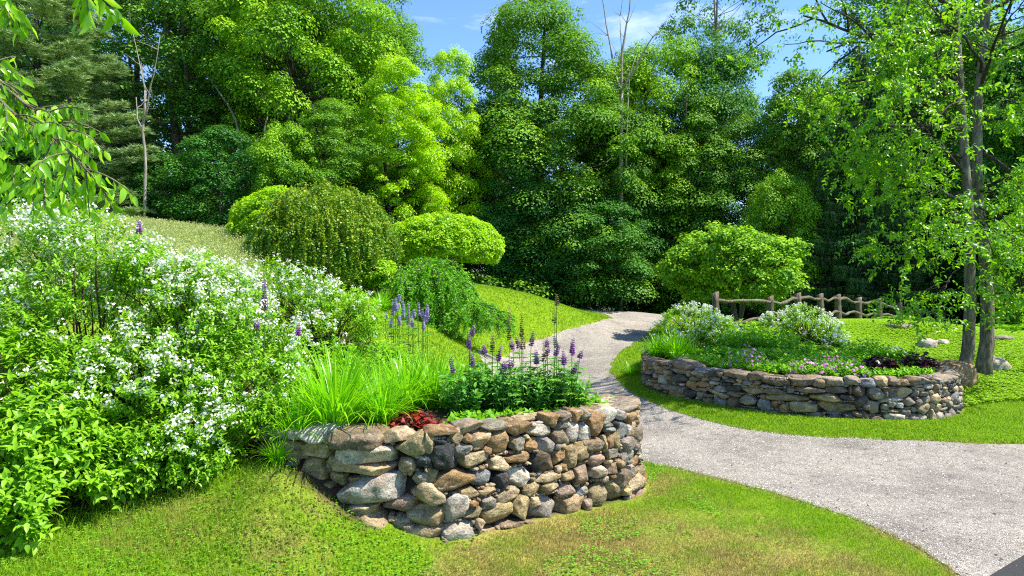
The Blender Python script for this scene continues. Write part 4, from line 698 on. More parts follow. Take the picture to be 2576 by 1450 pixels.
# ------------------------------------------------------------------ lupins
def spike(g, p0, d, L_, n, rad, kind):
    t = U(0, 1, n); taper = 1 - .65 * t ** 1.5; a = U(0, 6.28, n); s_ = unit(np.cross(d, A(0, 1, .2))); s2 = np.cross(d, s_); w = s_ * np.cos(a)[:, None] + s2 * np.sin(a)[:, None]; tt = np.round(t * L_ / .022) * .022
    leaves(g, p0 + d * tt[:, None] + w * .004, unit(w + d * .3 + rand_unit(n) * .25), unit(d * .5 + w * .4 + rand_unit(n) * .5), rad * taper * U(.8, 1.2, n), LF_W, np.clip(.25 + .5 * t + U(-.2, .2, n), 0, 1))
def lupin(label, cx_, top, Lp, d, kind, group, lean=0.0, leafy=True, base=None):
    tp = P(cx_, top, d); L_ = Lp * d / F; bx, by = (tp[0] - lean, d + U(-.05, .05)); bz = Hs(bx, by); b = A(bx, by, bz); o = empty('lupin', b, label, 'flower', group); tp = tp - b; dirn = unit(tp + A(lean * 1.5, 0, 0)); p0 = tp - dirn * L_
    g = Geo(); t = np.linspace(0, 1, 6)[:, None]; q = (p0 * t) * A(1, 1, 1) + A(0, 0, 0); tube(g, np.vstack([q, tp[None]]), np.r_[np.linspace(.0045, .0035, 6), .0015], 4, .4); g.build('stem', M['stem'], o)
    g = Geo(); spike(g, p0, dirn, L_, int(max(60, L_ * (1100 if kind != 'seed' else 600))), .031 if kind != 'seed' else .028, kind); g.build('flower_spike' if kind != 'seed' else 'seed_head', M[kind], o)
    if leafy:
        g = Geo(); n = 9; hh = tp[2] * U(.15, .75, n); a = U(0, 6.28, n); r = U(.04, .16, n); c = np.stack([np.cos(a) * r + p0[0] * hh / max(p0[2], .2), np.sin(a) * r, hh], -1)
        for k in range(7):
            th = k / 7 * 6.28; hd = np.stack([np.cos(th + a), np.sin(th + a), 0 * a + .15], -1); leaves(g, c, hd, np.tile(A(0, 0, 1), (n, 1)) + rand_unit(n) * .25, U(.06, .085, n), (LF_L[0] * A(1, .75, 1), LF_L[1]), U(0, 1, n))
        g.build('foliage', M['lupleaf'], o)
    return o
ORD = ['first', 'second', 'third', 'fourth', 'fifth', 'sixth', 'seventh', 'eighth', 'ninth', 'tenth', 'eleventh', 'twelfth', 'thirteenth', 'fourteenth', 'fifteenth', 'sixteenth', 'seventeenth', 'eighteenth', 'nineteenth', 'twentieth']
def c5(x): return 858.4 + .3332 * x
def c5y(y): return 628.9 + .3332 * y
PUR = sorted([(823, 800, 130, 6.9), (960, 635, 110, 7.3), (1003, 565, 85, 7.5), (968, 760, 120, 7.0), (1068, 715, 70, 7.3), (1210, 725, 115, 7.1), (1232, 840, 60, 6.9), (1280, 672, 95, 7.4), (1287, 830, 60, 6.9), (1320, 650, 90, 7.5), (1453, 605, 120, 7.4), (1470, 760, 100, 7.1), (1570, 735, 70, 7.3), (1605, 650, 100, 7.3), (1648, 715, 90, 7.2), (1675, 755, 115, 7.0), (1752, 655, 140, 7.1), (1822, 760, 60, 7.2), (1795, 835, 110, 7.0), (1550, 670, 60, 7.5)])
for k, (x, y, l_, d) in enumerate(PUR): lupin('purple lupin spike in the near bed, %s from the left' % ORD[k], c5(x), c5y(y), l_ * .333, d, 'violet', 'purple lupins in the near bed', lean=.10 if x in (1822, 1795, 1648) else U(-.09, .09))
SEED = sorted([(1142, 620, 150, 7.2), (1268, 430, 250, 7.3), (1363, 470, 200, 7.2), (1372, 650, 100, 7.0), (1627, 335, 85, 7.2), (1530, 690, 150, 7.1)])
for k, (x, y, l_, d) in enumerate(SEED): lupin('tall stalk of brown seed pods above the near bed, %s from the left' % ORD[k], c5(x), c5y(y), l_ * .333, d, 'seed', 'seed stalks among the lupins', leafy=k % 2 == 0)
lupin('lowest flower tier of seed pods on a leaning stalk just left of the tallest one', c5(1608), c5y(455), 110 * .333, 7.25, 'seed', 'seed stalks among the lupins', leafy=False)
LAV = sorted([(335, 475, 50), (378, 505, 80), (392, 382, 110), (412, 362, 100), (425, 405, 60), (437, 335, 50), (440, 480, 90), (466, 380, 130), (508, 395, 170), (535, 510, 70), (549, 450, 60), (585, 400, 95), (615, 445, 80), (621, 520, 90), (640, 455, 90), (651, 410, 110)])
for k, (x, y, l_) in enumerate(LAV): lupin('pale lavender lupin spike below the weeping spruce, %s from the left' % ORD[k], c5(x), c5y(y), l_ * .333, 9.4 + .25 * (k % 3), 'lavender', 'lavender lupins at the back of the near bed', leafy=k % 2 == 0)
for x, y, l_, d, lb in [(665, 700, 80, 6.6, 'tall violet lupin standing up out of the white-flowered shrubs'), (350, 557, 32, 6.6, 'violet lupin tip above the white shrub against the meadow'), (140, 560, 28, 6.7, 'violet lupin tip beside the highest white blossom'), (25, 570, 26, 6.7, 'violet lupin tip at the far left edge of the white shrub'), (750, 812, 32, 6.6, 'short violet lupin tip at the right edge of the white shrub'), (645, 805, 25, 6.4, 'short pinkish lupin tip low in the white shrub')]:
    lupin(lb, x, y, l_, d, 'violet', None, leafy=False)
# leafy filler among the lupins
for px, d, st, h, sp, lb in [(1180, 7.1, 80, 0.52, .26, 'leafy perennial at the left foot of the purple lupins'), (1265, 7.2, 80, 0.52, .26, 'leafy perennial under the middle purple lupins'), (1345, 7.2, 80, 0.50, .26, 'leafy perennial below the tallest seed stalk'), (1420, 7.3, 80, 0.46, .22, 'leafy perennial by the right tip of the near wall'), (860, 7.9, 70, .5, .3, 'leafy perennial behind the daylilies at the edge of the white shrub'), (780, 7.4, 60, .5, .28, 'pale leafy perennial beside the tall violet lupin'), (940, 8.8, 70, .4, .35, 'leafy perennial below the lavender lupins'), (1010, 9.2, 60, .38, .3, 'leafy perennial at the feet of the lavender lupins'), (1230, 7.6, 50, .5, .25, 'leafy perennial behind the purple lupins')]:
    x, y = XY(px, d); herb('leafy_perennial', lb, 'plant', x, y, st, h, .085, 'lupleaf' if px > 1150 else 'herb', sp, 6, 'leafy perennials in the near bed')

# ------------------------------------------------------------------ boulders, split-rail fence
for px, d, sw, sh, sd_, k, lb in [(2253, 13.6, .40, .26, .35, 'w', 'pale grey boulder in the lawn, left of the tree trunks'), (2395, 12.4, .62, .36, .5, 'o', 'brown flat-topped boulder at the foot of the left trunk'), (2333, 15.2, .34, .2, .3, 'w', 'small white boulder halfway up the sunny lawn'), (2372, 15.4, .22, .12, .2, 'w', 'tiny pale stone in the lawn right of the small white boulder'),
                                  (2262, 17.0, .55, .10, .35, 'g', 'flat grey rock near the top of the lawn by the fence'), (2502, 13.4, .40, .22, .35, 'w', 'pale boulder just right of the right trunk'), (2520, 15.5, .4, .12, .3, 'g', 'flat grey rock in the shade behind the right trunk')]:
    x, y = XY(px, d); z = Hs(x, y); g = Geo(); stone(g, A(0, 0, sh * .32), (sw * 1.3, sd_ * 1.3, sh * 1.55), unit(A(1, .2, 0)), unit(A(.2, -1, 0)), A(0, 0, 1), tonec(k) * .95, e=2.6, res=12, cuts=7, rough=.07); o = g.build('boulder', M['stone'], None, True); o.location = (x, y, z); tag(o, lb, 'boulder', 'boulders in the right-hand lawn')
fence = empty('split_rail_fence', (0, 0, 0), 'weathered grey split-rail fence with crooked rails behind the far bed', 'fence')
FP = [(1802, 736.7, 17), (1939, 747, 18), (2005, 738.7, 18.9), (2065.5, 740.6, 19.8), (2109.5, 742.5, 20.8), (2161, 750, 21.8), (2211.6, 752, 22.8), (2262, 763, 23.8), (2313, 776.5, 24.8), (2370, 788, 25.8)]
tops = []
for px, py, d in FP:
    t = P(px, py, d); z = Hs(t[0], t[1]); tops.append((t, z)); g = Geo(); w = .085; hh = t[2] - z; V = []; n = 7
    for j in range(n):
        f = j / (n - 1); zz = z - .15 + (hh + .15) * f; ww = w * (1 - .12 * f); off = A(math.sin(px) * .03 * f, 0, 0); V += [t * A(1, 1, 0) + off + A(sx * ww + U(-.008, .008), sy * ww * .75 + U(-.008, .008), zz + (.03 * sx if j == n - 1 else 0)) for sx, sy in ((-1, -1), (1, -1), (1, 1), (-1, 1))]
    f = [[4 * j + k, 4 * j + (k + 1) % 4, 4 * j + 4 + (k + 1) % 4, 4 * j + 4 + k] for j in range(n - 1) for k in range(4)] + [[4 * n - 4, 4 * n - 3, 4 * n - 2, 4 * n - 1]]
    g.add(V, np.array(f)); g.build('post', M['rail'], fence)
for k in range(len(FP) - 1):
    (a, za), (b, zb) = tops[k], tops[k + 1]
    for lvl in (.83, .36):
        n = 16; t = np.linspace(-.03, 1.03, n)[:, None]; pa = A(a[0], a[1], za + (a[2] - za) * lvl); pb = A(b[0], b[1], zb + (b[2] - zb) * lvl); q = pa * (1 - t) + pb * t; amp = .06 * np.sin(math.pi * t[:, 0])
        q[:, 2] += amp * np.sin(t[:, 0] * U(3, 6) + U(0, 6)) + (fbm(np.stack([t[:, 0] * 3 + k, t[:, 0] * 0 + lvl * 9], -1), 7) - .5) * .10 * np.sin(math.pi * t[:, 0]); q[:, 1] += (fbm(np.stack([t[:, 0] * 2 + k * 2, t[:, 0] * 0 + lvl * 3], -1), 17) - .5) * .12
        g = Geo(); tube(g, q, .042 + .018 * (fbm(np.stack([t[:, 0] * 6, t[:, 0] * 0 + k + lvl], -1), 19) - .5) * 2, 8, wob=.12); g.build('rail', M['rail'], fence, True)
# ------------------------------------------------------------------ forest trees
def prof(kind, t):
    if kind == 'cone': return (1 - t ** 2.8) ** .7 * np.minimum(1, .80 + 1.2 * t)
    if kind == 'oval': return np.sqrt(np.clip(1 - np.abs(2 * t - 1) ** 2.3, 0, 1)) * (.88 + .12 * np.cos(3 * t))
    if kind == 'vase': return np.clip(t, 0, 1) ** .35 * np.sqrt(np.clip(1 - t ** 3.2, 0, 1))
    return np.sqrt(np.clip(1 - (2 * t - 1) ** 2, 0, 1))
def limb(g, a, b, r0, r1, k=6, bow=.12, n=6):
    L_ = np.linalg.norm(b - a); t = np.linspace(0, 1, n)[:, None]; mid = a * .45 + b * .55 + A(0, 0, -bow * L_ * .5) + rand_unit(1)[0] * L_ * .07
    q = (1 - t) ** 2 * a + 2 * t * (1 - t) * mid + t * t * b; q[1:-1] += rand_unit(n - 2) * L_ * .02; tube(g, q, np.linspace(r0, r1, n), k, U(0, 1))
def tree_meshes(kind, Ht, R, cb, nclump, rc, per, size, flat, matn, tr, bark='bark', shell=.45, forks=1, holes=.36, hscale=.45, tmpl=LF_W, droop=.3, lump=.3, bare=0, shp=.4):
    """crown and trunk of one forest tree, standing at the origin"""
    n = int(nclump * 1.8); t = U(0, 1, n); pr = prof(kind, t); keep = U(0, 1, n) < np.clip(pr, .12, 1); t, pr = t[keep][:nclump], pr[keep][:nclump]; n = len(t); az = U(0, 2 * math.pi, n)
    rr = (shell + (1 - shell) * U(0, 1, n) ** .5); q = np.stack([np.cos(az) * 1.3, np.sin(az) * 1.3, t * Ht * .35], -1); lum = 1 + (fbm(q + U(0, 50), 51, 3) - .5) * 2 * lump
    off = U(0, 50); rad = R * pr * rr * lum; C_ = np.stack([np.cos(az) * rad, np.sin(az) * rad, Ht * (cb + (1 - cb) * t)], -1)
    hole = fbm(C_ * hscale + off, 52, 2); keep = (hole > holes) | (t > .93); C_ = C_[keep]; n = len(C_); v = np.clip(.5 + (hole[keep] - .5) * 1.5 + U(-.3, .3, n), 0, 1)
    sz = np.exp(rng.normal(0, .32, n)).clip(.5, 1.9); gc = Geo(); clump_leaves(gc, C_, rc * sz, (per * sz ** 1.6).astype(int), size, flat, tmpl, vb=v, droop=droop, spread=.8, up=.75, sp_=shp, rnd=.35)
    gt = Geo(); k = 12; zt = np.linspace(0, 1, k); sp = []
    for f in range(forks):
        lean = A(U(-.1, .1), U(-.1, .1), 0) * R * (2.4 if forks > 1 else 1.0); s0 = U(.12, .35) if f else 0
        q = np.stack([0 * zt, 0 * zt, zt * Ht * (.96 if f == 0 else U(.8, .92)) - .15], -1) + lean * np.clip(zt - s0, 0, 1)[:, None] * 1.6; q[1:, :2] += np.cumsum(U(-1, 1, (k - 1, 2)) * R * .022, 0)
        if f: q = q[zt >= s0]; z_ = zt[zt >= s0]
        else: z_ = zt
        tube(gt, q, tr * (1.12 - z_) ** .9 * (1 if f == 0 else .7) * np.where(z_ < .02, 1.25, 1), 9, U(0, 1)); sp.append(q)
    m = min(n, 70); pick = rng.choice(n, m, False)
    for j in pick:
        q = sp[rng.integers(len(sp))]; c = C_[j]; zs = c[2] - U(.25, .55) * np.hypot(c[0], c[1]); i = int(np.argmin(np.abs(q[:, 2] - max(zs, Ht * cb * .5)))); r0 = tr * (1.1 - q[i, 2] / Ht) * U(.25, .42); limb(gt, q[i], c, r0, .012, 5, n=6)
    for j in range(bare):
        q = sp[0]; i = rng.integers(2, 7); a = U(0, 6.28); L_ = R * U(.3, .7); limb(gt, q[i], q[i] + A(math.cos(a) * L_, math.sin(a) * L_, U(-.1, .5) * L_), .03, .006, 4)
    return gc.mesh('crown_leaves', M[matn]), gt.mesh('trunk_wood', M[bark], True), Ht, R
def conifer_meshes(Ht, R, nb, matn, kind, tr):
    gc = Geo(); gt = Geo(); tube(gt, np.stack([U(-.04, .04, 10), U(-.04, .04, 10), np.linspace(-.15, Ht, 10)], -1), np.linspace(tr, .02, 10), 8)
    for b in range(nb):
        t = (b + U(0, 1)) / nb; z = Ht * (.06 + .93 * t); L_ = R * (1 - t) ** (.75 if kind == 'spruce' else .55) * U(.7, 1.15) + .15; az = b * 2.4 + U(-.5, .5); hd = A(math.cos(az), math.sin(az), 0); n = 9; s = np.linspace(0, 1, n)
        if kind == 'spruce': rise = -.28 * s * L_ + .22 * s ** 3 * L_
        else: rise = .12 * s * L_ + .18 * s ** 2 * L_
        q = A(0, 0, z) + hd * (s * L_)[:, None] + A(0, 0, 1) * rise[:, None]; tube(gt, q, np.linspace(.035 * tr / .2 * (1.2 - t), .006, n), 4, U(0, 1)); w = np.cross(hd, A(0, 0, 1))
        if kind == 'spruce':
            m = int(60 * L_); f = U(.15, 1, m) ; c = q[0] + hd * (f * L_)[:, None] + A(0, 0, 1) * np.interp(f, s, rise)[:, None] + w * (U(-1, 1, m) * .28 * L_ * (1 - f * .6))[:, None]
            for j in range(7):
                c = c + A(0, 0, -.06) + rand_unit(m) * .018
                for _ in range(3): leaves(gc, c, unit(rand_unit(m) + A(0, 0, -.9) + hd * .3), rand_unit(m), U(.05, .10, m), (A([0, .16, 0], [0, -.16, 0], [1, 0, 0]), np.array([[0, 1, 2]])), np.clip(.2 + .5 * (j == 0) + .3 * f + U(-.2, .3, m), 0, 1))
        else:
            m = int(34 * L_); f = U(.25, 1.05, m) ** .8; c = q[0] + hd * (f * L_)[:, None] + A(0, 0, 1) * np.interp(f, s, rise)[:, None] + w * (U(-1, 1, m) * .42 * L_ * (1.05 - f * .7))[:, None]; c[:, 2] += U(-.08, .14, m)
            k = 26; cc = np.repeat(c, k, 0); u = rand_unit(m * k); u[:, 2] = np.abs(u[:, 2]) * .8 - .1; u = unit(u + hd * .35); leaves(gc, cc + u * .05, u, rand_unit(m * k), U(.14, .26, m * k), (A([0, .075, 0], [0, -.075, 0], [1, 0, 0]), np.array([[0, 1, 2]])), np.clip(np.repeat(U(0, .6, m), k) + U(0, .4, m * k), 0, 1))
    return gc.mesh('needles', M[matn]), gt.mesh('trunk_wood', M['bark_dark'], True), Ht, R
V = {
 'mapleA': tree_meshes('cone', 14, 4.2, .05, 330, 0.8, 351, .102, .50, 'maple', .24, 'bark_dark', .6, 1, .30, lump=.4, shp=.22, bare=9),
 'mapleB': tree_meshes('oval', 12, 4.0, .08, 260, 0.8, 351, .102, .42, 'maple_bright', .22, 'bark_dark', .5, 2, .36, lump=.42, shp=.22, bare=9),
 'mapleC': tree_meshes('oval', 12, 4.2, .06, 270, 0.85, 337, .102, .42, 'maple_dark', .22, 'bark_dark', .45, 1, .36, lump=.42, shp=.22, bare=9),
 'mapleD': tree_meshes('cone', 12, 3.8, .06, 280, 0.78, 351, .102, .42, 'maple', .22, 'bark_dark', .5, 2, .37, lump=.42, shp=.22, bare=9),
 'tallA': tree_meshes('oval', 20, 4.6, .28, 400, .75, 120, .145, .55, 'tall', .26, 'bark', .25, 2, .41, .4, bare=6),
 'tallB': tree_meshes('vase', 19, 4.4, .30, 380, .75, 120, .145, .55, 'maple', .25, 'bark', .25, 3, .41, .4, bare=6),
 'open': tree_meshes('vase', 17, 5.0, .45, 230, .55, 90, .14, .55, 'tall', .22, 'bark', .3, 3, .46, .5),
 'locust': tree_meshes('oval', 10, 3.0, .08, 430, .50, 140, .10, .42, 'locust', .14, 'bark_dark', .35, 2, .37, .6),
 'under': tree_meshes('round', 7, 2.8, .04, 210, .58, 200, .11, .55, 'maple_bright', .10, 'bark_dark', .5, 2, .33, .6, lump=.4, shp=.25),
 'underD': tree_meshes('round', 7, 3.0, .02, 210, .62, 200, .11, .55, 'maple_dark', .10, 'bark_dark', .5, 2, .33, .6, lump=.4, shp=.25),
 'multi': tree_meshes('vase', 11, 3.2, .16, 360, .55, 120, .12, .5, 'maple', .13, 'bark_dark', .3, 4, .40, .5),
 'pine': conifer_meshes(17, 3.6, 120, 'pine', 'pine', .24),
 'spruce': conifer_meshes(10, 2.4, 130, 'spruce', 'spruce', .2),
}
def tree(kind, px, d, top, rpx, label, group=None, cat='tree', name=None, crown=None):
    mc, mt, Hv, Rv = V[kind]; x = (px - CX) * d / F; z = Hs(x, d) - .1; h = ZC - (top - HY) * d / F - z; r = rpx * d / F; s = (r / Rv, r / Rv, h / Hv); rot = U(0, 6.28)
    nm = name or {'pine': 'pine_tree', 'spruce': 'spruce_tree', 'locust': 'locust_tree'}.get(kind, 'maple_tree' if 'maple' in kind or 'under' in kind else 'forest_tree')
    o = empty(nm, (x, d, z), label, cat, group); c = link('crown', mc, o, (0, 0, 0), rot, s); link('trunk', mt, o, (0, 0, 0), rot, s)
    if crown: c.material_slots[0].link = 'OBJECT'; c.material_slots[0].material = M[crown]
    return o
GL = 'trees at the edge of the wood'
T = [
 ('pine', 95, 25, -170, 265, 'big soft blue-green pine behind the meadow at the far left'),
 ('pine', 300, 31, 170, 150, 'smaller pine partly behind the big left one'),
 ('pine', 545, 37, 120, 110, 'slender pine seen through the leaves between two tall hardwoods'),
 ('pine', 1095, 36, 395, 150, 'low dark pine behind the umbrella tree'),
 ('pine', 1268, 43, 10, 75, 'pine poking out behind the upper left of the big central maple'),
 ('tallB', 345, 35, -190, 201.25, 'dark many-stemmed tree right of the big left pine'),
 ('tallA', 480, 33, -330, 218.5, 'tall thin-leaved tree, first right of the pale dead snag'),
 ('tallA', 640, 35, -360, 218.5, 'tall hardwood with pale trunk above the clipped yellow-green shrub'),
 ('mapleB', 775, 31, -190, 224, 'tall bright maple rising above the weeping bush'),
 ('tallB', 880, 34, -90, 184, 'tall hardwood between the bright maple and the yellow-green tree'),
 ('tallA', 985, 38, 60, 172.5, 'dull green tree behind the left part of the yellow-green tree'),
 ('open', 935, 39, -70, 170, 'open-branched tree leaning into the blue gap, left of centre'),
 ('locust', 1000, 27, 150, 132, 'feathery yellow-green tree right above the umbrella tree'),
 ('locust', 1135, 30, 125, 105, 'narrower yellow-green tree at the left edge of the sky gap'),
 ('mapleD', 835, 26, 255, 153.6, 'rounded mid-green maple above the weeping bush'),
 ('under', 722, 25, 315, 95, 'small bright maple in front of the dark wood, left of the weeping bush top'),
 ('underD', 560, 26, 335, 140, 'low dark green maple at the top edge of the meadow'),
 ('underD', 420, 27, 400, 120, 'dark low maple just right of the pale dead snag'),
 ('under', 330, 33, 400, 90, 'bright green sapling glimpsed behind the pale dead snag'),
 ('underD', 980, 29, 430, 120, 'dark low maple behind the weeping bush and umbrella tree'),
 ('under', 1130, 33, 400, 110, 'light green low maple under the yellow-green trees'),
 ('mapleA', 1352, 33, -25, 224, 'biggest maple in the centre, its crown reaching the top of the photo'),
 ('mapleC', 1255, 31, 235, 134.4, 'dark maple at the left foot of the biggest central maple'),
 ('mapleD', 1460, 31, 130, 185.6, 'sunlit maple at the right shoulder of the biggest central maple'),
 ('mapleB', 1560, 35, 135, 153.6, 'bright maple just behind the bare dead tree'),
 ('underD', 1390, 31, 470, 150, 'low dense dark maple at the forest edge beyond the lawn'),
 ('underD', 1500, 30, 500, 140.8, 'dark low maple left of where the drive meets the wood'),
 ('mapleB', 1665, 34, 85, 179.2, 'maple directly right of the bare dead tree'),
 ('mapleC', 1790, 35, 110, 192, 'broad dark maple under the tall airy tree'),
 ('mapleD', 1735, 32.5, 235, 153.6, 'light green maple above the crest of the drive'),
 ('underD', 1660, 34, 430, 140.8, 'dark low maple where the drive meets the wood'),
 ('mapleD', 1865, 32, 300, 153.6, 'maple directly behind and above the round tree'),
 ('open', 1800, 41, -110, 185, 'tall airy tree whose open top stands against the clouds, right of the dead tree'),
 ('underD', 1760, 33, 520, 153.6, 'dark low maple left behind the round tree'),
 ('multi', 2010, 31, 170, 125, 'many-stemmed dark-trunked tree between the round tree and the spruce'),
 ('under', 1960, 28, 440, 95, 'bright low maple right behind the round tree'),
 ('mapleB', 2120, 36, 200, 166.4, 'sunny maple behind the spruce top'),
 ('spruce', 2165, 27.5, 110, 175, 'dark drooping spruce behind the rail fence'),
 ('spruce', 2330, 29, 200, 150, 'second dark spruce just right of the drooping one'),
 ('tallB', 2290, 32, -180, 218.5, 'tall tree behind the left branches of the double-trunked tree'),
 ('mapleB', 2400, 30, 40, 217.6, 'yellow-green maple behind the double trunks'),
 ('tallA', 2520, 27, -260, 230, 'tall tree at the right edge behind the double trunks'),
 ('underD', 2450, 28, 490, 130, 'dark low maple between the trunks at the forest edge'),
 ('mapleC', 2640, 25, 120, 217.6, 'dark maple cut by the right edge of the photo'),
 ('under', 2590, 22, 540, 110, 'bright low maple at the right edge, above the ferns'),
 ('tallB', -190, 27, -200, 240, None), ('mapleC', -60, 22, 300, 190, 'dark low tree at the left edge beneath the pine'), ('under', 2310, 30, 470, 128, 'bright low maple behind the last fence posts'),
]
for k, px, d, top, r, lb in T: tree(k, px, d, top, r, lb or ('tree just outside the %s side of the photo' % ('right' if px > 1000 else 'left')), GL)
# a second layer far behind, where single trees can no longer be told apart
def woodland(name, spec, size=.24):
    g = Geo(); gt = Geo()
    for x, y, h, r in spec:
        z = float(tps(np.array([x]), np.array([y]))[0]); n = int(60 * r * h / 20); t = U(.05, 1, n); a = U(0, 6.28, n); rr = r * prof('oval', t) * U(.4, 1, n); C_ = np.stack([x + np.cos(a) * rr, y + np.sin(a) * rr, z + t * h], -1)
        k = fbm(C_ * .3, 61, 2) > .42; clump_leaves(g, C_[k], .95 * U(.7, 1.3, k.sum()), 46, size, .5, LF_W); tube(gt, [(x, y, z - .2), (x + U(-.3, .3), y, z + h * .5), (x + U(-.6, .6), y, z + h * .9)], [.2, .15, .05], 6)
    o = tag(g.build(name, M['wood']), kind='stuff'); t_ = gt.build('woodland_trunks', M['bark_dark']); t_.parent = o
sp = []
for k in range(46):
    px = U(-250, 1130); d = U(41, 58); sp.append(((px - CX) * d / F, d, (U(14, 21) if px < 850 else U(9, 12.5)), U(2.6, 3.8)))
for k in range(34):
    px = U(1980, 2900); d = U(38, 56); sp.append(((px - CX) * d / F, d, U(11, 17), U(2.6, 3.8)))
for k in range(9):
    px = U(1240, 1950); d = U(48, 60); sp.append(((px - CX) * d / F, d, U(4.5, 8), U(2.4, 3.4)))
woodland('far_woodland', sp)
# low growth on the forest floor
xs = U(-16, 20, 2600); ys = U(25, 40, 2600); k = (forest(xs, ys) > .5) & (road_d(xs, ys) > .6); xs, ys = xs[k], ys[k]; g = Geo(); hz = H(xs, ys); C_ = np.stack([xs, ys, hz + U(.1, .6, len(xs))], -1); k = fbm(C_ * .3, 71, 2) > .47
clump_leaves(g, C_[k], .5, 40, .13, .6, LF_W); tag(g.build('forest_undergrowth', M['maple']), kind='stuff')
# bare dead tree against the sky, and the pale snag at the left
def bare_tree(name, label, px, d, paths, r0, matn, twigs=0):
    x = (px - CX) * d / F; z = Hs(x, d); o = empty(name, (x, d, z), label, 'tree'); b = A(x, d, z)
    for i, (pts, ra, rb) in enumerate(paths):
        q = np.array([P(a, c, d + dd) - b for a, c, dd in pts]); 
        if i == 0: q = np.vstack([A(q[0][0] * .2, 0, -.2), q])
        q = catmull(q, .5); g = Geo(); tube(g, q + rand_unit(len(q)) * .02, np.linspace(ra, rb, len(q)), 7, U(0, 1))
        for _ in range(twigs if i else 0):
            j = rng.integers(len(q) // 3, len(q)); e = q[j] + unit(rand_unit(1)[0] + A(0, 0, .6)) * U(.4, 1.4); limb(g, q[j], e, .018, .004, 4)
        g.build('trunk' if i == 0 else 'branch', M[matn], o, True)
bare_tree('dead_tree', 'bare dead tree with forked grey branches standing up against the sky', 1562, 31,
  [([(1560, 640, 0), (1562, 420, 0), (1562, 230, 0)], .13, .09), ([(1562, 235, 0), (1545, 170, .3), (1530, 90, .5), (1515, 0, .6), (1508, -40, .6)], .055, .015), ([(1562, 240, 0), (1566, 130, -.2), (1582, 30, -.3), (1590, -30, -.3)], .075, .018), ([(1564, 225, 0), (1600, 170, -.4), (1630, 110, -.6), (1655, 80, -.8)], .06, .012), ([(1563, 180, 0), (1563, 120, .3), (1560, 40, .3)], .05, .012), ([(1575, 420, -.1), (1578, 300, 0), (1584, 200, .2), (1600, 140, .3)], .05, .012)], .17, 'deadwood', 5)
bare_tree('dead_snag', 'pale leafless slender trunk with two thin tops in front of the pines', 365, 24.5,
  [([(364, 500, 0), (366, 420, 0), (360, 330, 0), (366, 230, 0)], .065, .04), ([(362, 330, 0), (346, 300, .2), (344, 245, .3)], .035, .014), ([(362, 310, 0), (378, 220, -.2), (392, 160, -.3), (402, 90, -.3)], .03, .008), ([(366, 235, 0), (352, 160, .2), (330, 70, .3)], .03, .008)], .1, 'deadwood', 3)
# leaning broken trunks inside the left wood
for px, d, pts, lb in [(600, 30, [(612, 460, 0), (600, 330, 0), (570, 260, .4), (520, 190, .8)], 'pale crooked trunk leaning left in the dark wood'), (670, 29, [(668, 420, 0), (665, 330, 0), (676, 290, .3)], 'short broken reddish stub of a trunk among the maples')]:
    bare_tree('broken_trunk', lb, px, d, [(pts, .07, .03)], .1, 'deadwood')

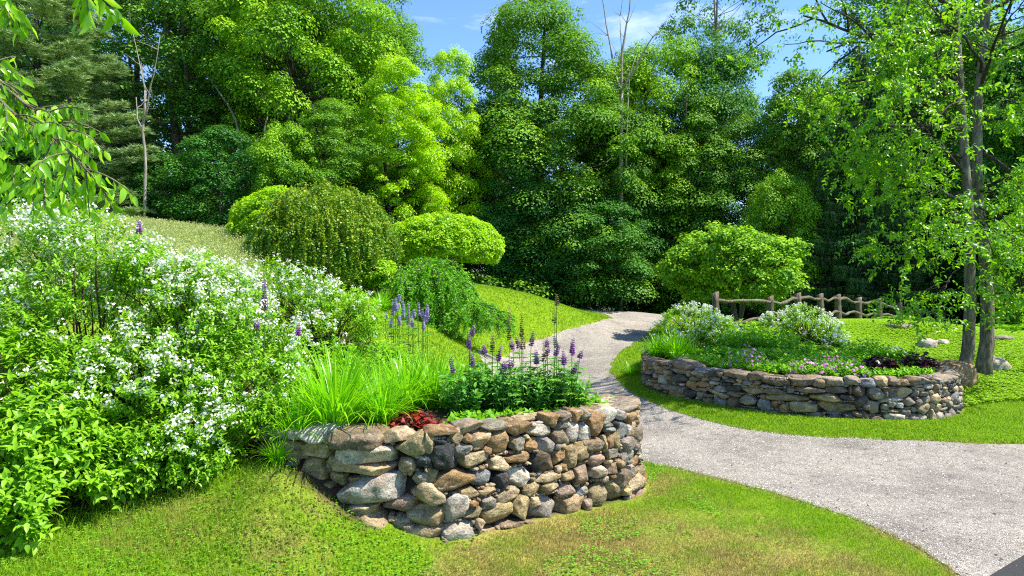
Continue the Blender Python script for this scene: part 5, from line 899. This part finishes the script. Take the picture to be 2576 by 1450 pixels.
# ------------------------------------------------------------------ the double-trunked tree on the right
def near_tree():
    b = A(*XY(2430, 12.6), 0); b[2] = Hs(b[0], b[1]) - .05; o = empty('glossy_tree', b, 'tall glossy-leaved tree with two bare trunks rising from the lawn at the right', 'tree'); d0 = 12.6
    L1 = [(2425, 955, 0), (2437, 850, 0), (2440, 700, 0), (2438, 560, .1), (2428, 400, .2), (2418, 250, .3), (2410, 120, .4), (2405, -40, .5), (2400, -260, .6)]
    L2 = [(2472, 955, .35), (2482, 860, .4), (2483, 740, .45), (2476, 640, .5), (2462, 520, .6), (2458, 380, .7), (2462, 240, .9), (2478, 80, 1.1), (2500, -200, 1.3)]
    sp = []
    for L_, r0, lab in ((L1, .105, 'mottled lighter left trunk'), (L2, .12, 'thicker right trunk')):
        q = catmull([P(x, y, d0 + dd) - b for x, y, dd in L_], .25); q[0, 2] -= .1; n = len(q); t = np.linspace(0, 1, n); g = Geo(); tube(g, q + rand_unit(n) * .008, r0 * (1 - .62 * t) * (1 + .35 * np.exp(-t * 30)), 14, .5, .02); tr = g.build('trunk', M['bark'], o, True); tr['label'] = lab; sp.append(q)
    gl = Geo(); gb = Geo(); ends = []
    def branch(a, e, r, lv=0):
        limb(gb, a, e, r, r * .3, 6, -.15, 8); ends.append(e); L_ = np.linalg.norm(e - a)
        if lv < 1:
            for _ in range(5):
                s_ = a + (e - a) * U(.35, .95) + A(0, 0, .03); branch(s_, s_ + unit((e - a) / L_ + rand_unit(1)[0] * .9 + A(0, 0, -.05)) * L_ * U(.3, .5), r * .4, lv + 1)
    # long limbs seen in the photo, then the rest of the crown
    for i, y0, ex, ey, dd, r in [(0, 60, 2080, 130, -.5, .055), (0, 250, 2110, 210, .3, .05), (0, 330, 2120, 330, -.6, .045), (0, 180, 2020, 40, .6, .05), (0, 520, 2230, 440, -.5, .03), (0, 590, 2290, 620, -.9, .024), (0, 640, 2370, 745, -1.0, .016),
                               (1, 480, 2620, 420, -.6, .04), (1, 560, 2600, 620, -.8, .03), (1, 300, 2640, 190, .4, .05), (1, 640, 2560, 760, -.6, .02), (0, 420, 2300, 300, -1.2, .035), (1, 200, 2560, -20, -.8, .04), (0, 20, 2230, -60, -1.0, .05), (0, 420, 2170, 430, .4, .03), (1, 150, 2380, 60, -1.3, .035), (0, 560, 2360, 520, -1.2, .022), (0, 150, 2200, 380, .2, .045), (1, 400, 2520, 560, .9, .03), (0, -60, 2050, -150, .5, .05), (1, -40, 2700, -60, .5, .05), (1, 350, 2700, 560, 1.0, .04), (0, 300, 2260, 180, .2, .04), (0, 380, 2290, 400, .0, .035), (1, 300, 2560, 300, .5, .035), (0, 80, 2330, 0, .3, .04), (1, 480, 2560, 480, .4, .03), (0, 480, 2350, 520, .2, .03), (1, 100, 2600, 100, .3, .04), (0, 200, 2290, 100, -.3, .04), (1, 520, 2500, 640, -1.3, .02), (0, 240, 2360, 300, -1.4, .03)]:
        q = sp[i]; a = q[int(np.argmin(np.abs(q[:, 2] + b[2] - (ZC - (y0 - HY) * d0 / F))))]; branch(a, P(ex, ey, d0 + dd) - b, r)
    E = np.array(ends); k = 9; c = np.repeat(E, k, 0) + rand_unit(len(E) * k) * A(.45, .45, .28); n = len(c); dd = unit(rand_unit(n) * A(1, 1, .35) + A(0, 0, -.12)); shoots(gl, c, dd, U(.28, .5, n), 7, .092, (LF_L[0] * A(1, 1.15, 1), LF_L[1]), .3, .35)
    gb.build('branches', M['bark_dark'], o, True); gl.build('crown', M['ash'], o)
near_tree()
# ------------------------------------------------------------------ the tree whose branches hang in at the top left
def hanging_tree():
    bx, by = -4.6, 2.6; b = A(bx, by, Hs(bx, by)); o = empty('cherry_tree', b, 'near tree outside the left edge whose bright pointed leaves hang into the top left', 'tree'); g = Geo(); tk = catmull([A(0, 0, -.1), A(.05, .05, 1.0), A(.1, 0, 2.0), A(.3, .05, 3.0), A(.35, .1, 4.2)], .2); tube(g, tk, np.linspace(.14, .05, len(tk)), 12); g.build('trunk', M['bark'], o, True)
    gb = Geo(); gl = Geo()
    arcs = [[tk[12], P(-420, 120, 2.9) - b, P(-80, 200, 2.85) - b, P(40, 290, 2.8) - b, P(140, 350, 2.75) - b, P(215, 425, 2.7) - b], [tk[12], P(-300, 60, 3.1) - b, P(-20, 200, 3.1) - b, P(60, 260, 3.05) - b, P(110, 290, 3.0) - b, P(165, 330, 3.0) - b], [tk[10], P(-380, 330, 3.0) - b, P(-80, 400, 3.0) - b, P(40, 420, 3.0) - b, P(110, 450, 2.9) - b],
            [tk[15], P(-150, -160, 2.6) - b, P(100, -140, 2.5) - b, P(190, -60, 2.45) - b, P(235, 0, 2.4) - b], [tk[15], P(-250, -80, 2.7) - b, P(-60, -60, 2.6) - b, P(20, -10, 2.6) - b], [tk[15], P(-900, -100, 2.6) - b, P(-1200, 0, 2.4) - b], [tk[13], P(-700, 0, 3.6) - b, P(-500, 100, 4.0) - b]]
    tw = []
    for i, a in enumerate(arcs):
        q = catmull(a, .08); tube(gb, q, np.linspace(.018, .004, len(q)), 6); m0 = int(len(q) * .5)
        for j in range(m0, len(q), 1 if i < 3 else 2): tw.append((q[j], unit(q[min(j + 1, len(q) - 1)] - q[j - 1]), (.16 if i in (3, 4) else .26)))
    for p, d, L_ in tw:
        for _ in range(4):
            n = int(L_ / .03); dd = unit(d * .5 + rand_unit(1)[0] * .8 + A(0, 0, -.2)); q = [p]
            for j in range(n): dd = unit(dd + A(0, 0, -.10)); q.append(q[-1] + dd * .026 * U(.8, 1.1))
            q = np.array(q); tube(gb, q, np.linspace(.004, .002, len(q)), 4)
            s_ = unit(np.cross(dd, rand_unit(1)[0])); pos = q[1:]; m = len(pos); sg = np.where(np.arange(m) % 2, 1, -1)[:, None]; ld = unit(s_ * sg * .6 + A(0, 0, -.75) + dd * .3 + rand_unit(m) * .3); leaves(gl, pos, ld, unit(rand_unit(m) + A(.2, -.5, .4)), U(.05, .078, m) * (1.3 if L_ < .25 else 1), (LF_L[0] * A(1, .9, 1), LF_L[1]), U(0, 1, m))
    gb.build('branches', M['bark'], o, True); gl.build('crown', M['cherry'], o)
hanging_tree()

# ------------------------------------------------------------------ grass
def blades(name, x, y, h, w, straw=1.0, lean=.5, kind='lawn'):
    n = len(x); z = tps(x, y) - .004; dr_ = np.clip(dryness(x, y) * straw + U(-.18, .18, n), 0, 1)[:, None]; v = U(0, 1, n)[:, None]
    if kind == 'meadow': c = A(.20, .36, .04) * (1 - v) + A(.44, .58, .12) * v
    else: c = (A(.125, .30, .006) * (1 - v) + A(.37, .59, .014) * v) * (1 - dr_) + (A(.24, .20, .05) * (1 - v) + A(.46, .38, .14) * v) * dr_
    a = U(0, 6.28, n); s_ = np.stack([np.cos(a), np.sin(a), 0 * a], -1); ln = rand_unit(n) * A(1, 1, 0) * lean; b = np.stack([x, y, z], -1); w = np.broadcast_to(w, (n,))[:, None]; h = h[:, None]
    mid = b + (A(0, 0, .55) + ln * .2) * h; tip = b + (A(0, 0, 1) * (1 - .3 * lean) + ln * .75) * h
    Vv = np.stack([b - s_ * w, b + s_ * w, mid + s_ * w * .7, tip, mid - s_ * w * .7], 1); f = (np.arange(n)[:, None, None] * 5 + np.array([[0, 1, 2, 4]])).reshape(-1, 4); f2 = (np.arange(n)[:, None, None] * 5 + np.array([[4, 2, 3]])).reshape(-1, 3)
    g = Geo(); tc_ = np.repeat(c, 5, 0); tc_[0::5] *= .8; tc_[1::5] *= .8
    g.add(Vv.reshape(-1, 3), [f, f2], .5, tc_)
    if kind == 'meadow':
        k = rng.random(n) < .35; t_ = tip[k]; m = k.sum(); cc = A(.58, .62, .22) * U(.7, 1.15, (m, 1))
        for _ in range(4): leaves(g, t_ + rand_unit(m) * A(.03, .03, .05) - A(0, 0, .04), unit(rand_unit(m) + A(0, 0, 1)), rand_unit(m), .032, LF_D, .5, cc)
    return g
def scatter(n, x0, x1, y0, y1): return U(x0, x1, n), U(y0, y1, n)
def lawn_mask(x, y, m=.0):
    q = np.stack([x, y], -1); rd_ = road_d(x, y); a = F1(x, y); b_ = F2(x, y); rag = .05 * (fbm(q * 9, 6) - .5) * 2
    return (rd_ > .0 + rag) & (a > .02) & (b_ > .02) & (forest(x, y) < .5) & (meadow(x, y) < .5) & (poly_sdf(q, ASPH)[0] > .05)
def infr(x, y, mg=200): return (np.abs(x * F / np.maximum(y, .1)) < 1288 + mg)
def bare_soil(x, y, pr=.97): return rng.random(len(x)) > pr * under(x, y) + .85 * np.exp(-((x + 1.75) ** 2 / .35 + (y - 5.72) ** 2 / .03)) + .6 * np.exp(-(F1(x, y) / .10) ** 2)
gs = []
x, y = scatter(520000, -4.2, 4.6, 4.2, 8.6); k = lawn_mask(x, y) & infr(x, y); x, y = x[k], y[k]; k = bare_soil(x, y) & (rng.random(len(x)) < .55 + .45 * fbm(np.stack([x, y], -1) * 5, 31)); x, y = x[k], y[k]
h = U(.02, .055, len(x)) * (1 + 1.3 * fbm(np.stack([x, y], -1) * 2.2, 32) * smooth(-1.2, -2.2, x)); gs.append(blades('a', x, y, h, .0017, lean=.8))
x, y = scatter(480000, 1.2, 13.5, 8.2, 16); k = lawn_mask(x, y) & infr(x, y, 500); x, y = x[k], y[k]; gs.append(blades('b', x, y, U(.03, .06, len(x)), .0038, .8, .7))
x, y = scatter(300000, -5, 19, 8.6, 31); k = lawn_mask(x, y) & infr(x, y, 500) & ((x < 1.5) | (y > 16) | (x > 13.4)) ; x, y = x[k], y[k]; k = bare_soil(x, y); x, y = x[k], y[k]; gs.append(blades('c', x, y, U(.04, .08, len(x)), .008, .8, .8))
G_ = Geo()
for q in gs:
    for f in q.f: G_.f.append(f + G_.n)
    G_.v += q.v; G_.a += q.a; G_.c += q.c; G_.n += q.n
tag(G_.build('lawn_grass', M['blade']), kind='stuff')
# long grass at the foot of the shrubs
x, y = scatter(14000, -4.2, -1.3, 4.6, 6.6); q = np.stack([x, y], -1); u_ = under(x, y); k = (u_ > .02) & (u_ < .8) & (F1(x, y) > .05) & infr(x, y); x, y = x[k], y[k]; tag(blades('l', x, y, U(.06, .17, len(x)), .0026, .4, .9).build('long_grass', M['blade']), kind='stuff')
# clover and small weeds in the lawn
x, y = scatter(22000, -3.6, 4.2, 4.4, 8.4); q = np.stack([x, y], -1); k = lawn_mask(x, y) & infr(x, y) & bare_soil(x, y) & (fbm(q * 1.3, 81) + .25 * smooth(-.4, -2.0, x) > .58); x, y = x[k], y[k]; n = len(x); c = np.stack([x, y, tps(x, y) + U(.015, .04, n)], -1); g = Geo()
for j in range(3): a = j * 2.09 + U(0, 1, n); leaves(g, c, np.stack([np.cos(a), np.sin(a), 0 * a + .2], -1), A(0, 0, 1) + rand_unit(n) * .4, U(.010, .018, n), LF_M, .5, A(.20, .46, .03) * U(.7, 1.4, (n, 1)))
tag(g.build('clover', M['blade']), kind='stuff')
# sunny ground cover on the right-hand bank
x, y = scatter(150000, 5.5, 14, 11, 20); q = np.stack([x, y], -1); k = lawn_mask(x, y) & infr(x, y, 100) & (tps(x, y) > .12); x, y = x[k], y[k]; n = len(x); c = np.stack([x, y, tps(x, y) + U(.03, .07, n)], -1); g = Geo()
for j in range(3): a = j * 2.09 + U(0, 1, n); leaves(g, c, np.stack([np.cos(a), np.sin(a), 0 * a + .2], -1), A(0, 0, 1) + rand_unit(n) * .5, U(.018, .038, n), LF_W, .5, A(.30, .52, .015) * U(.6, 1.4, (n, 1)))
tag(g.build('bank_ground_cover', M['blade']), kind='stuff')
# tall flowering meadow on the crest
x, y = scatter(170000, -15, -4, 8.5, 22); k = (meadow(x, y) > .35) & infr(x, y, 120); x, y = x[k], y[k]; tag(blades('m', x, y, U(.35, .78, len(x)) * smooth(-4.4, -5.6, x + (y - 14) * .12).clip(.45, 1), .006, .3, .45, 'meadow').build('meadow_grass', M['blade']), kind='stuff')
# leaf litter / bark under the shrubs
x, y = scatter(12000, -4.6, -1.2, 4.4, 7.5); k = (under(x, y) > .3) | (np.exp(-((x + 1.75) ** 2 / .35 + (y - 5.72) ** 2 / .03)) > .3); x, y = x[k], y[k]; n = len(x); g = Geo(); leaves(g, np.stack([x, y, tps(x, y) + U(.004, .015, n)], -1), rand_unit(n) * A(1, 1, .15), A(0, 0, 1) + rand_unit(n) * .5, U(.012, .035, n), LF_D, .5, (A(.16, .10, .055) * U(.3, 1.8, (n, 1)))); tag(g.build('leaf_litter', M['blade']), kind='stuff')
# loose gravel
x, y = scatter(90000, .8, 6, 4.6, 13); k = (road_d(x, y) < .05) & infr(x, y, 20) & (rng.random(len(x)) < np.clip(.25 + .9 * np.exp(-(road_d(x, y) / .18) ** 2), 0, 1)); x, y = x[k], y[k]; n = len(x); r = U(.0025, .008, n) * (1 + (rng.random(n) < .02) * 1.0)
O = A([1, 0, 0], [0, 1, 0], [-1, 0, 0], [0, -1, 0], [0, 0, .8], [0, 0, -.8]); V_ = np.stack([x, y, tps(x, y) + .002], -1)[:, None] + O[None] * r[:, None, None] * U(.6, 1.2, (n, 6, 1)); f = (np.arange(n)[:, None, None] * 6 + np.array([[0, 1, 4], [1, 2, 4], [2, 3, 4], [3, 0, 4]])).reshape(-1, 3)
tag(Geo().add(V_.reshape(-1, 3), f, np.repeat(U(0, 1, n), 6)).build('loose_gravel', M['pebble']), kind='stuff')
# dark bits of bark and old leaves blown onto the drive
x, y = scatter(1500, .8, 8, 4.6, 16); k = (road_d(x, y) < -.02) & (rng.random(1500) < .22 + np.exp(road_d(x, y) / .5)); x, y = x[k], y[k]; n = len(x); g = Geo(); leaves(g, np.stack([x, y, tps(x, y) + U(.004, .01, n)], -1), rand_unit(n) * A(1, 1, .1), A(0, 0, 1) + rand_unit(n) * .5, U(.015, .04, n), LF_D, .5, A(.10, .07, .045) * U(.3, 1.8, (n, 1))); tag(g.build('fallen_leaves', M['blade']), kind='stuff')
# grass creeping into the edge of the gravel
x, y = scatter(120000, .5, 9, 4.6, 16); r_ = road_d(x, y); k = (r_ < .02) & (rng.random(len(x)) < .9 * np.exp(r_ / .045)) & (fbm(np.stack([x, y], -1) * 4, 95) > .42) & (poly_sdf(np.stack([x, y], -1), ASPH)[0] > 0); x, y = x[k], y[k]; tag(blades('e', x, y, U(.02, .05, len(x)), .0025, .8, .9).build('edge_grass', M['blade']), kind='stuff')
